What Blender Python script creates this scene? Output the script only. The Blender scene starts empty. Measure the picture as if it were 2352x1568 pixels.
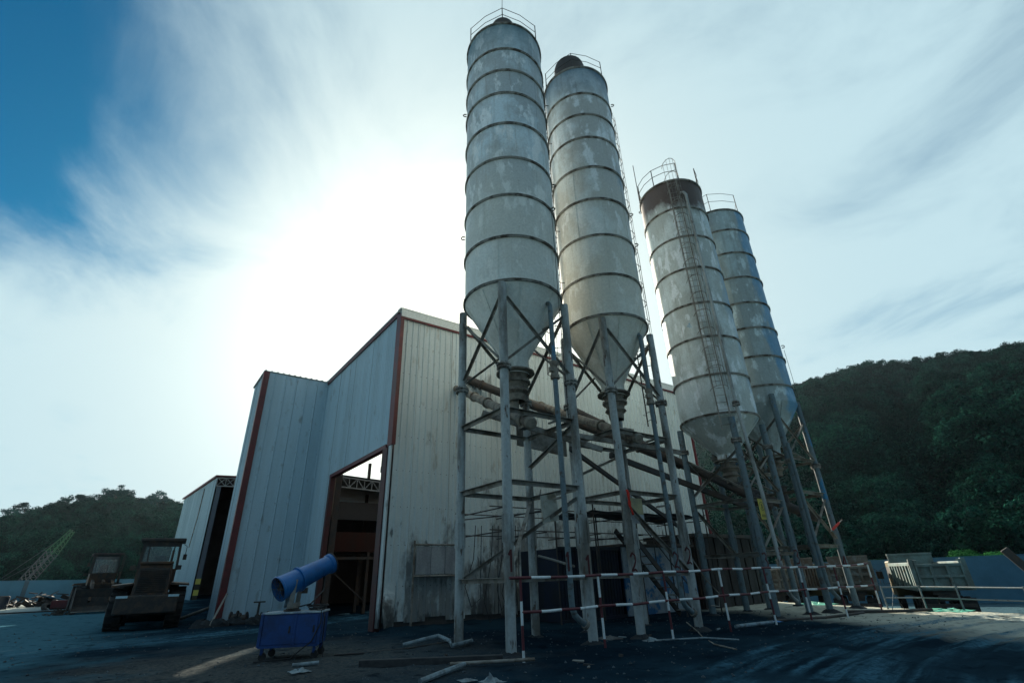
import bpy, math, random
import numpy as np
from mathutils import Matrix, Vector

random.seed(7)
rng = np.random.default_rng(11)
SC = bpy.context.scene
COL = SC.collection
R = math.radians

# ------------------------------------------------------------------ camera
# world: X runs along the long shed wall, Y away along the gable, Z up (metres)
TILT, ROLL, YAW, CAMH = R(25.729), R(-1.955), R(53.395), 1.5
fw = Vector((math.cos(YAW) * math.cos(TILT), math.sin(YAW) * math.cos(TILT), math.sin(TILT)))
rt0 = Vector((math.sin(YAW), -math.cos(YAW), 0))
up0 = rt0.cross(fw)
rt = math.cos(ROLL) * rt0 + math.sin(ROLL) * up0
up = -math.sin(ROLL) * rt0 + math.cos(ROLL) * up0
cam_data = bpy.data.cameras.new('camera')
cam_data.sensor_width = 36.0
cam_data.lens = 36.0 * 1125.294 / 2352.0
cam_data.clip_start = 0.05
cam_data.clip_end = 5000
cam = bpy.data.objects.new('camera', cam_data)
M = Matrix((rt, up, -fw)).transposed().to_4x4()
M.translation = Vector((0, 0, CAMH))
cam.matrix_world = M
COL.objects.link(cam)
SC.camera = cam

# ------------------------------------------------------------------ light
SUN_AZ, SUN_EL = R(62.0), R(25.0)
sun_dir = Vector((math.cos(SUN_AZ) * math.cos(SUN_EL), math.sin(SUN_AZ) * math.cos(SUN_EL), math.sin(SUN_EL)))
sl = bpy.data.lights.new('sun', 'SUN')
sl.energy = 5.0
sl.angle = R(0.6)
sl.color = (1.0, 0.92, 0.76)
sun = bpy.data.objects.new('sun', sl)
sun.rotation_euler = sun_dir.to_track_quat('Z', 'Y').to_euler()
COL.objects.link(sun)

world = bpy.data.worlds.new('World')
SC.world = world
world.use_nodes = True
WN, WL = world.node_tree.nodes, world.node_tree.links
WN.clear()


def nd(nodes, t, **kw):
    n = nodes.new(t)
    for k, v in kw.items():
        if k.startswith('i_'):
            n.inputs[k[2:].replace('_', ' ')].default_value = v
        else:
            setattr(n, k, v)
    return n


def wmath(op, a, b=None, c=None, clamp=False):
    n = WN.new('ShaderNodeMath'); n.operation = op; n.use_clamp = clamp
    for i, v in enumerate((a, b, c)):
        if v is None: continue
        if isinstance(v, (int, float)): n.inputs[i].default_value = v
        else: WL.new(v, n.inputs[i])
    return n.outputs[0]


def wmap(v, a, b, c, d):
    n = WN.new('ShaderNodeMapRange'); n.interpolation_type = 'SMOOTHSTEP'
    WL.new(v, n.inputs[0])
    for i, x in enumerate((a, b, c, d)): n.inputs[1 + i].default_value = x
    return n.outputs[0]


def build_world():
    out = WN.new('ShaderNodeOutputWorld')
    bg = WN.new('ShaderNodeBackground')
    bg.inputs['Strength'].default_value = 0.05
    sky = WN.new('ShaderNodeTexSky')
    sky.sky_type = 'NISHITA'
    sky.sun_disc = False
    sky.sun_elevation = SUN_EL
    sky.sun_rotation = R(90) - SUN_AZ
    sky.altitude = 100
    sky.air_density = 1.2
    sky.dust_density = 1.2
    sky.ozone_density = 3.0
    tc = WN.new('ShaderNodeTexCoord')
    D = tc.outputs['Generated']
    nrm = WN.new('ShaderNodeVectorMath'); nrm.operation = 'NORMALIZE'; WL.new(D, nrm.inputs[0])
    sep = WN.new('ShaderNodeSeparateXYZ'); WL.new(nrm.outputs[0], sep.inputs[0])
    dot = WN.new('ShaderNodeVectorMath'); dot.operation = 'DOT_PRODUCT'
    WL.new(nrm.outputs[0], dot.inputs[0]); dot.inputs[1].default_value = sun_dir
    cs = wmath('MAXIMUM', dot.outputs['Value'], 0.0)
    # cloud sheet coordinates: the direction pierced through a flat high layer
    zz = wmath('MAXIMUM', wmath('ADD', sep.outputs[2], 0.12), 0.04)
    px = wmath('DIVIDE', sep.outputs[0], zz)
    py = wmath('DIVIDE', sep.outputs[1], zz)
    cmb = WN.new('ShaderNodeCombineXYZ'); WL.new(px, cmb.inputs[0]); WL.new(py, cmb.inputs[1])
    mp = WN.new('ShaderNodeMapping'); WL.new(cmb.outputs[0], mp.inputs[0])
    mp.inputs['Rotation'].default_value = (0, 0, R(CLOUD_ROT))
    mp.inputs['Scale'].default_value = (1.0, 0.72, 1)
    mp.inputs['Location'].default_value = CLOUD_LOC
    # slow large patches (where the veil is thick) and the fibrous detail
    n1 = nd(WN, 'ShaderNodeTexNoise', i_Scale=0.38, i_Detail=3.0, i_Roughness=0.5, i_Distortion=0.4)
    WL.new(mp.outputs[0], n1.inputs['Vector'])
    n2 = nd(WN, 'ShaderNodeTexNoise', i_Scale=2.1, i_Detail=11.0, i_Roughness=0.60, i_Distortion=0.55)
    WL.new(mp.outputs[0], n2.inputs['Vector'])
    near = wmath('POWER', cs, 3.0)
    s = wmath('ADD', wmath('MULTIPLY', n1.outputs[0], 0.7), wmath('MULTIPLY', n2.outputs[0], CLOUD_FIB))
    s = wmath('ADD', s, wmath('MULTIPLY', near, 0.30))
    # a gap in the sheet of cloud
    hx, hy = wmath('ADD', px, 0.55), wmath('SUBTRACT', py, 0.95)
    hd = wmath('SQRT', wmath('ADD', wmath('MULTIPLY', hx, hx), wmath('MULTIPLY', wmath('MULTIPLY', hy, hy), 0.7)))
    s = wmath('SUBTRACT', s, wmap(hd, 0.0, 1.0, HOLE, 0.0))
    mask = wmap(s, CLOUD_LO, CLOUD_HI, 0.0, 1.0)
    # cloud radiance: thin ice cloud scatters forward, so it glows towards the sun
    fwd = wmath('MULTIPLY', wmath('POWER', cs, 18.0), 10.0)
    lum = wmath('ADD', fwd, wmap(dot.outputs['Value'], -0.25, 0.60, CLOUD_BACK, CLOUD_FRONT))
    c0 = WN.new('ShaderNodeMixRGB'); WL.new(wmap(dot.outputs['Value'], -0.25, 0.60, 0.0, 1.0), c0.inputs[0])
    c0.inputs[1].default_value = (0.47, 0.76, 1.0, 1)
    c0.inputs[2].default_value = (0.66, 0.91, 1.0, 1)
    ccol = WN.new('ShaderNodeMixRGB'); WL.new(wmath('POWER', cs, 9.0), ccol.inputs[0])
    WL.new(c0.outputs[0], ccol.inputs[1])
    ccol.inputs[2].default_value = (1.0, 0.955, 0.80, 1)
    cl = WN.new('ShaderNodeVectorMath'); cl.operation = 'SCALE'
    WL.new(ccol.outputs[0], cl.inputs[0]); WL.new(lum, cl.inputs['Scale'])
    tint = WN.new('ShaderNodeMixRGB'); tint.blend_type = 'MULTIPLY'; tint.inputs[0].default_value = 1.0
    WL.new(sky.outputs[0], tint.inputs[1]); tint.inputs[2].default_value = SKY_TINT
    mx = WN.new('ShaderNodeMixRGB')
    WL.new(mask, mx.inputs[0]); WL.new(tint.outputs[0], mx.inputs[1]); WL.new(cl.outputs[0], mx.inputs[2])
    WL.new(mx.outputs[0], bg.inputs[0])
    WL.new(bg.outputs[0], out.inputs[0])


CLOUD_LO, CLOUD_HI = 0.30, 0.95
CLOUD_FIB = 1.0
HOLE = 0.78
CLOUD_BACK, CLOUD_FRONT = 3.5, 8.4
CLOUD_ROT = 20.0
CLOUD_LOC = (0.3, 0.2, 0)
SKY_TINT = (0.02, 0.58, 0.80, 1)
build_world()

SC.view_settings.view_transform = 'Standard'
SC.view_settings.look = 'None'
SC.view_settings.exposure = 1.0
SC.view_settings.gamma = 1.0
SC.view_settings.use_curve_mapping = False
SC.render.engine = 'CYCLES'
cy = SC.cycles
cy.use_denoising = True
cy.max_bounces = 6
cy.diffuse_bounces = 3
cy.glossy_bounces = 3
cy.transmission_bounces = 4
cy.transparent_max_bounces = 6
cy.volume_bounces = 0
cy.sample_clamp_indirect = 4.0
cy.caustics_reflective = False
cy.caustics_refractive = False

# ------------------------------------------------------------------ materials
MATS = {}


def mat(name, base, rough=0.6, metal=0.0, var=None, vscale=1.0, vlo=0.45, vhi=0.6, stretch=(1, 1, 1),
        var2=None, v2scale=4.0, v2lo=0.55, v2hi=0.65, stretch2=(1, 1, 1), bump=0.0, bscale=30.0, spec=0.5,
        fine=0.12, extra=None):
    """painted or raw surface: base colour, one or two worn layers by noise in world space, fine grain and relief"""
    if name in MATS: return MATS[name]
    m = bpy.data.materials.new(name); m.use_nodes = True
    N, L = m.node_tree.nodes, m.node_tree.links
    bs = N['Principled BSDF']
    bs.inputs['Roughness'].default_value = rough
    bs.inputs['Metallic'].default_value = metal
    bs.inputs['Specular IOR Level'].default_value = spec
    geo = N.new('ShaderNodeNewGeometry')
    pos = geo.outputs['Position']
    col = N.new('ShaderNodeRGB'); col.outputs[0].default_value = (*base, 1)
    cur = col.outputs[0]

    def layer(cur, c2, sc, lo, hi, st, detail=6.0):
        mp = N.new('ShaderNodeMapping'); L.new(pos, mp.inputs[0]); mp.inputs['Scale'].default_value = st
        nz = N.new('ShaderNodeTexNoise'); nz.inputs['Scale'].default_value = sc
        nz.inputs['Detail'].default_value = detail; nz.inputs['Roughness'].default_value = 0.6
        L.new(mp.outputs[0], nz.inputs['Vector'])
        mr = N.new('ShaderNodeMapRange'); L.new(nz.outputs[0], mr.inputs[0])
        mr.inputs[1].default_value = lo; mr.inputs[2].default_value = hi
        mx = N.new('ShaderNodeMixRGB'); L.new(mr.outputs[0], mx.inputs[0])
        L.new(cur, mx.inputs[1]); mx.inputs[2].default_value = (*c2, 1)
        return mx.outputs[0]
    if var: cur = layer(cur, var, vscale, vlo, vhi, stretch)
    if var2: cur = layer(cur, var2, v2scale, v2lo, v2hi, stretch2)
    if extra: cur = extra(N, L, pos, cur)
    if fine:
        nz = N.new('ShaderNodeTexNoise'); nz.inputs['Scale'].default_value = 14.0; nz.inputs['Detail'].default_value = 5
        L.new(pos, nz.inputs['Vector'])
        mr = N.new('ShaderNodeMapRange'); L.new(nz.outputs[0], mr.inputs[0])
        mr.inputs[1].default_value = 0.3; mr.inputs[2].default_value = 0.7
        mr.inputs[3].default_value = 1 - fine; mr.inputs[4].default_value = 1 + fine
        hs = N.new('ShaderNodeVectorMath'); hs.operation = 'SCALE'
        L.new(cur, hs.inputs[0]); L.new(mr.outputs[0], hs.inputs['Scale'])
        cur = hs.outputs[0]
    L.new(cur, bs.inputs['Base Color'])
    if bump:
        nz = N.new('ShaderNodeTexNoise'); nz.inputs['Scale'].default_value = bscale; nz.inputs['Detail'].default_value = 6
        L.new(pos, nz.inputs['Vector'])
        bp = N.new('ShaderNodeBump'); bp.inputs['Strength'].default_value = bump; bp.inputs['Distance'].default_value = 0.02
        L.new(nz.outputs[0], bp.inputs['Height']); L.new(bp.outputs[0], bs.inputs['Normal'])
    MATS[name] = m
    return m


def mixin(N, L, cur, c2, fac):
    mx = N.new('ShaderNodeMixRGB'); L.new(fac, mx.inputs[0]); L.new(cur, mx.inputs[1]); mx.inputs[2].default_value = (*c2, 1)
    return mx.outputs[0]


def nmath(N, L, op, a, b=None, clamp=False):
    n = N.new('ShaderNodeMath'); n.operation = op; n.use_clamp = clamp
    for i, v in enumerate((a, b)):
        if v is None: continue
        if isinstance(v, (int, float)): n.inputs[i].default_value = v
        else: L.new(v, n.inputs[i])
    return n.outputs[0]


def nrange(N, L, v, a, b, c=0.0, d=1.0):
    n = N.new('ShaderNodeMapRange'); L.new(v, n.inputs[0])
    for i, x in enumerate((a, b, c, d)): n.inputs[1 + i].default_value = x
    return n.outputs[0]


def nnoise(N, L, pos, sc, st=(1, 1, 1), detail=5.0, off=(0, 0, 0)):
    mp = N.new('ShaderNodeMapping'); L.new(pos, mp.inputs[0]); mp.inputs['Scale'].default_value = st
    mp.inputs['Location'].default_value = off
    nz = N.new('ShaderNodeTexNoise'); nz.inputs['Scale'].default_value = sc; nz.inputs['Detail'].default_value = detail
    nz.inputs['Roughness'].default_value = 0.62
    L.new(mp.outputs[0], nz.inputs['Vector'])
    return nz.outputs[0]


def silo_paint(name, base, dust, light, blue_axis=None, top=None, low=None, blue_amt=0.0, zsplit=None, seed=0.0):
    """weathered silo shell: chalky paint, dust film in flakes, streaks, blue undercoat, stained top course"""
    def extra(N, L, pos, cur):
        sep = N.new('ShaderNodeSeparateXYZ'); L.new(pos, sep.inputs[0])
        a = nnoise(N, L, pos, 0.55, (1, 1, 0.75), 7, (seed, seed * 2, 0))
        cur = mixin(N, L, cur, dust, nrange(N, L, a, 0.40, 0.52))
        b = nnoise(N, L, pos, 1.9, (1, 1, 0.45), 8, (seed, 3, 1))
        cur = mixin(N, L, cur, light, nrange(N, L, b, 0.54, 0.60, 0, 0.9))
        c = nnoise(N, L, pos, 3.2, (1, 1, 0.10), 6, (1, seed, 5))
        cur = mixin(N, L, cur, (dust[0] * .6, dust[1] * .58, dust[2] * .52), nrange(N, L, c, 0.55, 0.72, 0, 0.5))
        rn = nnoise(N, L, pos, 7.5, (1, 1, 0.055), 5, (seed, 1, 4))
        cur = mixin(N, L, cur, (0.20, 0.145, 0.10), nrange(N, L, rn, 0.60, 0.72, 0, 0.45))
        d = nnoise(N, L, pos, 7.0, (1, 1, 0.8), 6, (2, seed, 7))
        cur = mixin(N, L, cur, (0.10, 0.09, 0.075), nrange(N, L, d, 0.66, 0.74, 0, 0.6))
        if blue_amt:
            e = nnoise(N, L, pos, 0.8, (1, 1, 0.6), 5, (4, seed, 9))
            cur = mixin(N, L, cur, (0.04, 0.30, 0.52), nrange(N, L, e, 0.70 - blue_amt, 0.74 - blue_amt, 0, 0.85))
        if blue_axis:
            cx, cyy, nx, ny, lo, hi = blue_axis
            ux = nmath(N, L, 'MULTIPLY', nmath(N, L, 'SUBTRACT', sep.outputs[0], cx), nx)
            uy = nmath(N, L, 'MULTIPLY', nmath(N, L, 'SUBTRACT', sep.outputs[1], cyy), ny)
            u = nmath(N, L, 'ADD', ux, uy)
            u = nmath(N, L, 'ADD', u, nmath(N, L, 'MULTIPLY', nmath(N, L, 'SUBTRACT', nnoise(N, L, pos, 1.1, (1, 1, .5), 6), 0.5), 1.3))
            cur = mixin(N, L, cur, (0.025, 0.28, 0.55), nrange(N, L, u, lo, hi, 0, 0.6))
        if low:  # cream cement dust on the lower courses, warmed to paint in sun glow
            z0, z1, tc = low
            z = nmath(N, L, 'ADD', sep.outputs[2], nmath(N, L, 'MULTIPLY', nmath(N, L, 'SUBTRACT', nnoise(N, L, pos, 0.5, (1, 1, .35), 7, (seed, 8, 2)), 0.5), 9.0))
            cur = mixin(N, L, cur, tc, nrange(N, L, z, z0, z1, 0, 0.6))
        if top:
            z0, z1, tc = top
            z = nmath(N, L, 'ADD', sep.outputs[2], nmath(N, L, 'MULTIPLY', nmath(N, L, 'SUBTRACT', nnoise(N, L, pos, 0.9, (1, 1, .6), 6), 0.5), 2.6))
            cur = mixin(N, L, cur, tc, nrange(N, L, z, z0, z1, 0, 0.95))
        return cur
    return mat(name, base, 0.55, 0.0, bump=0.25, bscale=9, fine=0.10, spec=0.35, extra=extra)


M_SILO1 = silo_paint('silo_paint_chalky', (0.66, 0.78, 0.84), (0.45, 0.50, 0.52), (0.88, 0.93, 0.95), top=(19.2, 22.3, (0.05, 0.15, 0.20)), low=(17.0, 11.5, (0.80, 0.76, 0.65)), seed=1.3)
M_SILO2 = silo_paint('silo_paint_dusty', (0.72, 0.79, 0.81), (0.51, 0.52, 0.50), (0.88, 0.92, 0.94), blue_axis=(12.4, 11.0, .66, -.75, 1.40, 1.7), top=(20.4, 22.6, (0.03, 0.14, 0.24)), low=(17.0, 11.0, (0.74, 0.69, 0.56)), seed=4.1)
M_SILO3 = silo_paint('silo_paint_lichen', (0.70, 0.77, 0.76), (0.50, 0.54, 0.51), (0.86, 0.91, 0.92), blue_axis=(19.1, 11.1, .5, -.87, 1.25, 1.7), blue_amt=0.03, top=(17.3, 18.0, (0.085, 0.052, 0.042)), seed=7.7)
M_SILO4 = silo_paint('silo_paint_blue', (0.50, 0.60, 0.61), (0.36, 0.41, 0.405), (0.66, 0.76, 0.77), blue_axis=(22.8, 11.1, .44, -.9, 1.05, 1.3), seed=2.9)
M_BAND = mat('band_steel', (0.33, 0.32, 0.29), 0.7, var=(0.08, 0.06, 0.045), vscale=3, bump=0.3)
M_LEG = mat('leg_paint', (0.40, 0.43, 0.425), 0.6, var=(0.15, 0.14, 0.12), vscale=1.4, vlo=.47, vhi=.62, stretch=(1, 1, .3),
            var2=(0.10, 0.065, 0.045), v2scale=6, v2lo=.60, v2hi=.66, stretch2=(1, 1, .35), bump=0.3, bscale=18)
M_LEGB = mat('leg_paint_blue', (0.13, 0.18, 0.20), 0.6, var=(0.03, 0.20, 0.38), vscale=.8, vlo=.60, vhi=.66, stretch=(1, 1, .5),
             var2=(0.09, 0.08, 0.07), v2scale=5, v2lo=.56, v2hi=.66, bump=0.3, bscale=18)
M_STEEL = mat('brace_steel', (0.27, 0.255, 0.225), 0.65, var=(0.12, 0.095, 0.07), vscale=2.2, vlo=.45, vhi=.62, bump=0.3)
M_DARK = mat('dark_steel', (0.045, 0.042, 0.04), 0.7, var=(0.07, 0.05, 0.038), vscale=2.0, bump=0.3)
M_DUST = mat('dusty_machine', (0.26, 0.23, 0.185), 0.85, var=(0.15, 0.12, 0.095), vscale=4, bump=0.4, bscale=40)
M_PANEL = mat('sheet_white', (0.42, 0.57, 0.65), 0.5, var=(0.35, 0.47, 0.53), vscale=0.7, vlo=.45, vhi=.7, stretch=(1.6, 1.6, .18),
              var2=(0.25, 0.30, 0.32), v2scale=2.6, v2lo=.60, v2hi=.74, stretch2=(1, 1, .4), fine=0.05, bump=0.05, bscale=3)


def dirt_shade(N, L, pos, cur):
    """splashed mud in ragged patches and runs, plus shade painted towards the foot"""
    sep = N.new('ShaderNodeSeparateXYZ'); L.new(pos, sep.inputs[0])
    reach = nrange(N, L, sep.outputs[2], 5.5, 0.0, -0.16, 0.10)
    n = nmath(N, L, 'ADD', nnoise(N, L, pos, 0.9, (1, 1, .55), 9, (3, 1, 2)), reach)
    cur = mixin(N, L, cur, (0.15, 0.155, 0.15), nrange(N, L, n, 0.47, 0.56, 0, 0.8))
    n2 = nmath(N, L, 'ADD', nnoise(N, L, pos, 2.4, (1, 1, .35), 9, (7, 2, 5)), reach)
    return mixin(N, L, cur, (0.06, 0.062, 0.062), nrange(N, L, n2, 0.57, 0.64, 0, 0.8))


M_PANELC = mat('sheet_white_splash_shade', (0.55, 0.63, 0.64), 0.55, var=(0.49, 0.55, 0.55), vscale=0.8, vlo=.42, vhi=.66, stretch=(1.6, 1.6, .16),
               var2=(0.36, 0.37, 0.34), v2scale=2.6, v2lo=.60, v2hi=.72, stretch2=(1, 1, .3), fine=0.05, bump=0.05, bscale=3, extra=dirt_shade)
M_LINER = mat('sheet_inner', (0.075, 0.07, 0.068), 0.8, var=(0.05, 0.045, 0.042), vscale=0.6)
M_RED = mat('trim_red', (0.125, 0.015, 0.018), 0.5, var=(0.08, 0.014, 0.016), vscale=1.5, fine=0.1)
M_REDD = mat('jamb_red_dirty', (0.075, 0.018, 0.018), 0.6, var=(0.05, 0.02, 0.02), vscale=1.5)
M_TRIMW = mat('trim_white', (0.62, 0.66, 0.64), 0.5)
M_ROOF = mat('roof_sheet', (0.30, 0.33, 0.34), 0.5, var=(0.2, 0.2, 0.19), vscale=.6)
M_MUD = mat('dry_mud', (0.020, 0.026, 0.030), 0.95, var=(0.012, 0.015, 0.018), vscale=3, bump=0.8, bscale=20)
M_ORANGE = mat('bin_orange', (0.06, 0.016, 0.010), 0.6, var=(0.05, 0.02, 0.015), vscale=1.5)
M_BLUE = mat('machine_blue', (0.006, 0.13, 0.38), 0.38, var=(0.008, 0.10, 0.28), vscale=2.0, fine=0.06)
M_BLUED = mat('cabinet_blue', (0.006, 0.05, 0.20), 0.45, var=(0.008, 0.035, 0.13), vscale=2.5, fine=0.08)
M_GALV = mat('galvanised', (0.45, 0.48, 0.49), 0.4, 0.6, var=(0.3, 0.31, 0.31), vscale=5)
M_BLACK = mat('rubber', (0.016, 0.016, 0.017), 0.85, var=(0.035, 0.033, 0.03), vscale=4, bump=0.3)
M_CABLE = mat('cable_black', (0.012, 0.012, 0.013), 0.5)
M_RW = mat('barrier_red', (0.12, 0.018, 0.026), 0.55, var=(0.07, 0.016, 0.02), vscale=6, vlo=.5, vhi=.7)
M_WW = mat('barrier_white', (0.74, 0.78, 0.78), 0.5, var=(0.45, 0.46, 0.44), vscale=7, vlo=.55, vhi=.72)
M_LOAD = mat('loader_yellow', (0.10, 0.05, 0.022), 0.6, var=(0.032, 0.024, 0.02), vscale=2.0, vlo=.42, vhi=.58, bump=.2)
M_LOADD = mat('loader_dark', (0.03, 0.028, 0.027), 0.7, var=(0.06, 0.045, 0.035), vscale=3)
M_REFL = mat('reflector_strip', (0.42, 0.62, 0.70), 0.3)
M_TRUCK = mat('truck_bed_paint', (0.17, 0.25, 0.235), 0.6, var=(0.12, 0.15, 0.135), vscale=1.2, vlo=.42, vhi=.6, var2=(0.13, 0.09, 0.06), v2scale=4, v2lo=.6, v2hi=.68, bump=.25)
M_TRUCK2 = mat('truck_bed_rusty', (0.15, 0.145, 0.125), 0.7, var=(0.10, 0.072, 0.05), vscale=1.4, vlo=.42, vhi=.6, var2=(0.20, 0.235, 0.235), v2scale=2.2, v2lo=.56, v2hi=.64, bump=.25)
M_FENCE = mat('hoarding_blue_white', (0.05, 0.17, 0.26), 0.5, var=(0.035, 0.13, 0.20), vscale=.35, fine=0.04)
M_FENCED = mat('hoarding_post', (0.05, 0.09, 0.12), 0.6)
M_YELLOW = mat('sign_yellow', (0.66, 0.56, 0.12), 0.5, fine=0.06)
M_INK = mat('sign_ink', (0.05, 0.045, 0.03), 0.6)
M_PLATE = mat('old_plate', (0.42, 0.42, 0.36), 0.6, var=(0.20, 0.17, 0.12), vscale=3.5, vlo=.46, vhi=.6, bump=.3)
M_BOARD = mat('notice_board_grey', (0.33, 0.35, 0.36), 0.5, var=(0.24, 0.25, 0.26), vscale=2, stretch=(1, 1, .3))
M_OCHRE = mat('board_ochre', (0.36, 0.32, 0.17), 0.6, var=(0.26, 0.24, 0.15), vscale=2.5)
M_CLOTHR = mat('cloth_red', (0.62, 0.035, 0.02), 0.8, fine=.15)
M_NET = mat('net_green', (0.01, 0.26, 0.17), 0.7, var=(0.02, 0.36, 0.26), vscale=5)
M_CABIN = mat('cabin_paint', (0.34, 0.40, 0.45), 0.6, var=(0.22, 0.25, 0.28), vscale=1.2, stretch=(1, 1, .4), var2=(0.03, 0.14, 0.30), v2scale=.9, v2lo=.56, v2hi=.60)
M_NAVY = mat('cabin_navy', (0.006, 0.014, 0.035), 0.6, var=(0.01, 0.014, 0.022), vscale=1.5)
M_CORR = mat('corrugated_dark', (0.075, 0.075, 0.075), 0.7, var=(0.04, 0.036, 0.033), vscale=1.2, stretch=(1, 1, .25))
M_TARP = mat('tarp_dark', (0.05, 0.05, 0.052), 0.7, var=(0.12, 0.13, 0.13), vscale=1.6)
M_WOOD = mat('old_timber', (0.045, 0.045, 0.045), 0.85, var=(0.025, 0.026, 0.028), vscale=5, stretch=(.4, 1, 1), bump=.5)
M_PALE = mat('pale_plastic', (0.22, 0.29, 0.32), 0.6, var=(0.12, 0.15, 0.165), vscale=6)
M_CRANE = mat('crane_paint', (0.035, 0.055, 0.07), 0.6)
M_CRANEG = mat('crane_green', (0.012, 0.11, 0.045), 0.6)
M_TRUNK = mat('bark', (0.06, 0.05, 0.04), 0.9)
M_DIGIT = mat('digit_paint', (0.075, 0.012, 0.012), 0.7)
M_BLUEP = mat('pipe_blue_lying', (0.20, 0.30, 0.36), 0.6, var=(0.10, 0.12, 0.13), vscale=5)


def glass(name, tint):
    m = bpy.data.materials.new(name); m.use_nodes = True
    N, L = m.node_tree.nodes, m.node_tree.links
    N.clear()
    o = N.new('ShaderNodeOutputMaterial')
    t = N.new('ShaderNodeBsdfTransparent'); t.inputs[0].default_value = (*tint, 1)
    g = N.new('ShaderNodeBsdfGlossy'); g.inputs['Roughness'].default_value = 0.15
    d = N.new('ShaderNodeBsdfDiffuse'); d.inputs[0].default_value = (.35, .4, .4, 1)
    m1 = N.new('ShaderNodeMixShader'); m1.inputs[0].default_value = 0.10
    m2 = N.new('ShaderNodeMixShader'); m2.inputs[0].default_value = 0.10
    L.new(t.outputs[0], m1.inputs[1]); L.new(g.outputs[0], m1.inputs[2])
    L.new(m1.outputs[0], m2.inputs[1]); L.new(d.outputs[0], m2.inputs[2])
    L.new(m2.outputs[0], o.inputs[0])
    return m


M_GLASS = glass('cab_glass', (0.80, 0.92, 0.92))


def leafmat(name, c1, c2, c3):
    m = bpy.data.materials.new(name); m.use_nodes = True
    N, L = m.node_tree.nodes, m.node_tree.links
    bs = N['Principled BSDF']
    bs.inputs['Roughness'].default_value = 0.75
    bs.inputs['Specular IOR Level'].default_value = 0.0
    geo = N.new('ShaderNodeNewGeometry')
    oi = N.new('ShaderNodeObjectInfo')
    r = N.new('ShaderNodeValToRGB')
    L.new(geo.outputs['Random Per Island'], r.inputs[0])
    e = r.color_ramp.elements
    e[0].color = (*c1, 1); e[1].color = (*c3, 1)
    k = r.color_ramp.elements.new(0.5); k.color = (*c2, 1)
    mr = N.new('ShaderNodeMapRange'); L.new(oi.outputs['Random'], mr.inputs[0])
    mr.inputs[3].default_value = 0.5; mr.inputs[4].default_value = 1.8
    sc = N.new('ShaderNodeVectorMath'); sc.operation = 'SCALE'
    L.new(r.outputs[0], sc.inputs[0]); L.new(mr.outputs[0], sc.inputs['Scale'])
    L.new(sc.outputs[0], bs.inputs['Base Color'])
    tr = N.new('ShaderNodeBsdfTranslucent'); L.new(sc.outputs[0], tr.inputs[0])
    mx = N.new('ShaderNodeMixShader'); mx.inputs[0].default_value = 0.12
    L.new(bs.outputs[0], mx.inputs[1]); L.new(tr.outputs[0], mx.inputs[2])
    L.new(mx.outputs[0], N['Material Output'].inputs[0])
    return m


M_LEAF = leafmat('forest_leaves', (0.002, 0.016, 0.014), (0.006, 0.032, 0.025), (0.014, 0.064, 0.042))
M_LEAFD = leafmat('ridge_leaves', (0.005, 0.030, 0.030), (0.008, 0.042, 0.040), (0.013, 0.056, 0.048))
M_BUSH = leafmat('bush_leaves', (0.03, 0.13, 0.04), (0.05, 0.19, 0.06), (0.07, 0.26, 0.08))

# ------------------------------------------------------------------ mesh helpers


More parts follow.
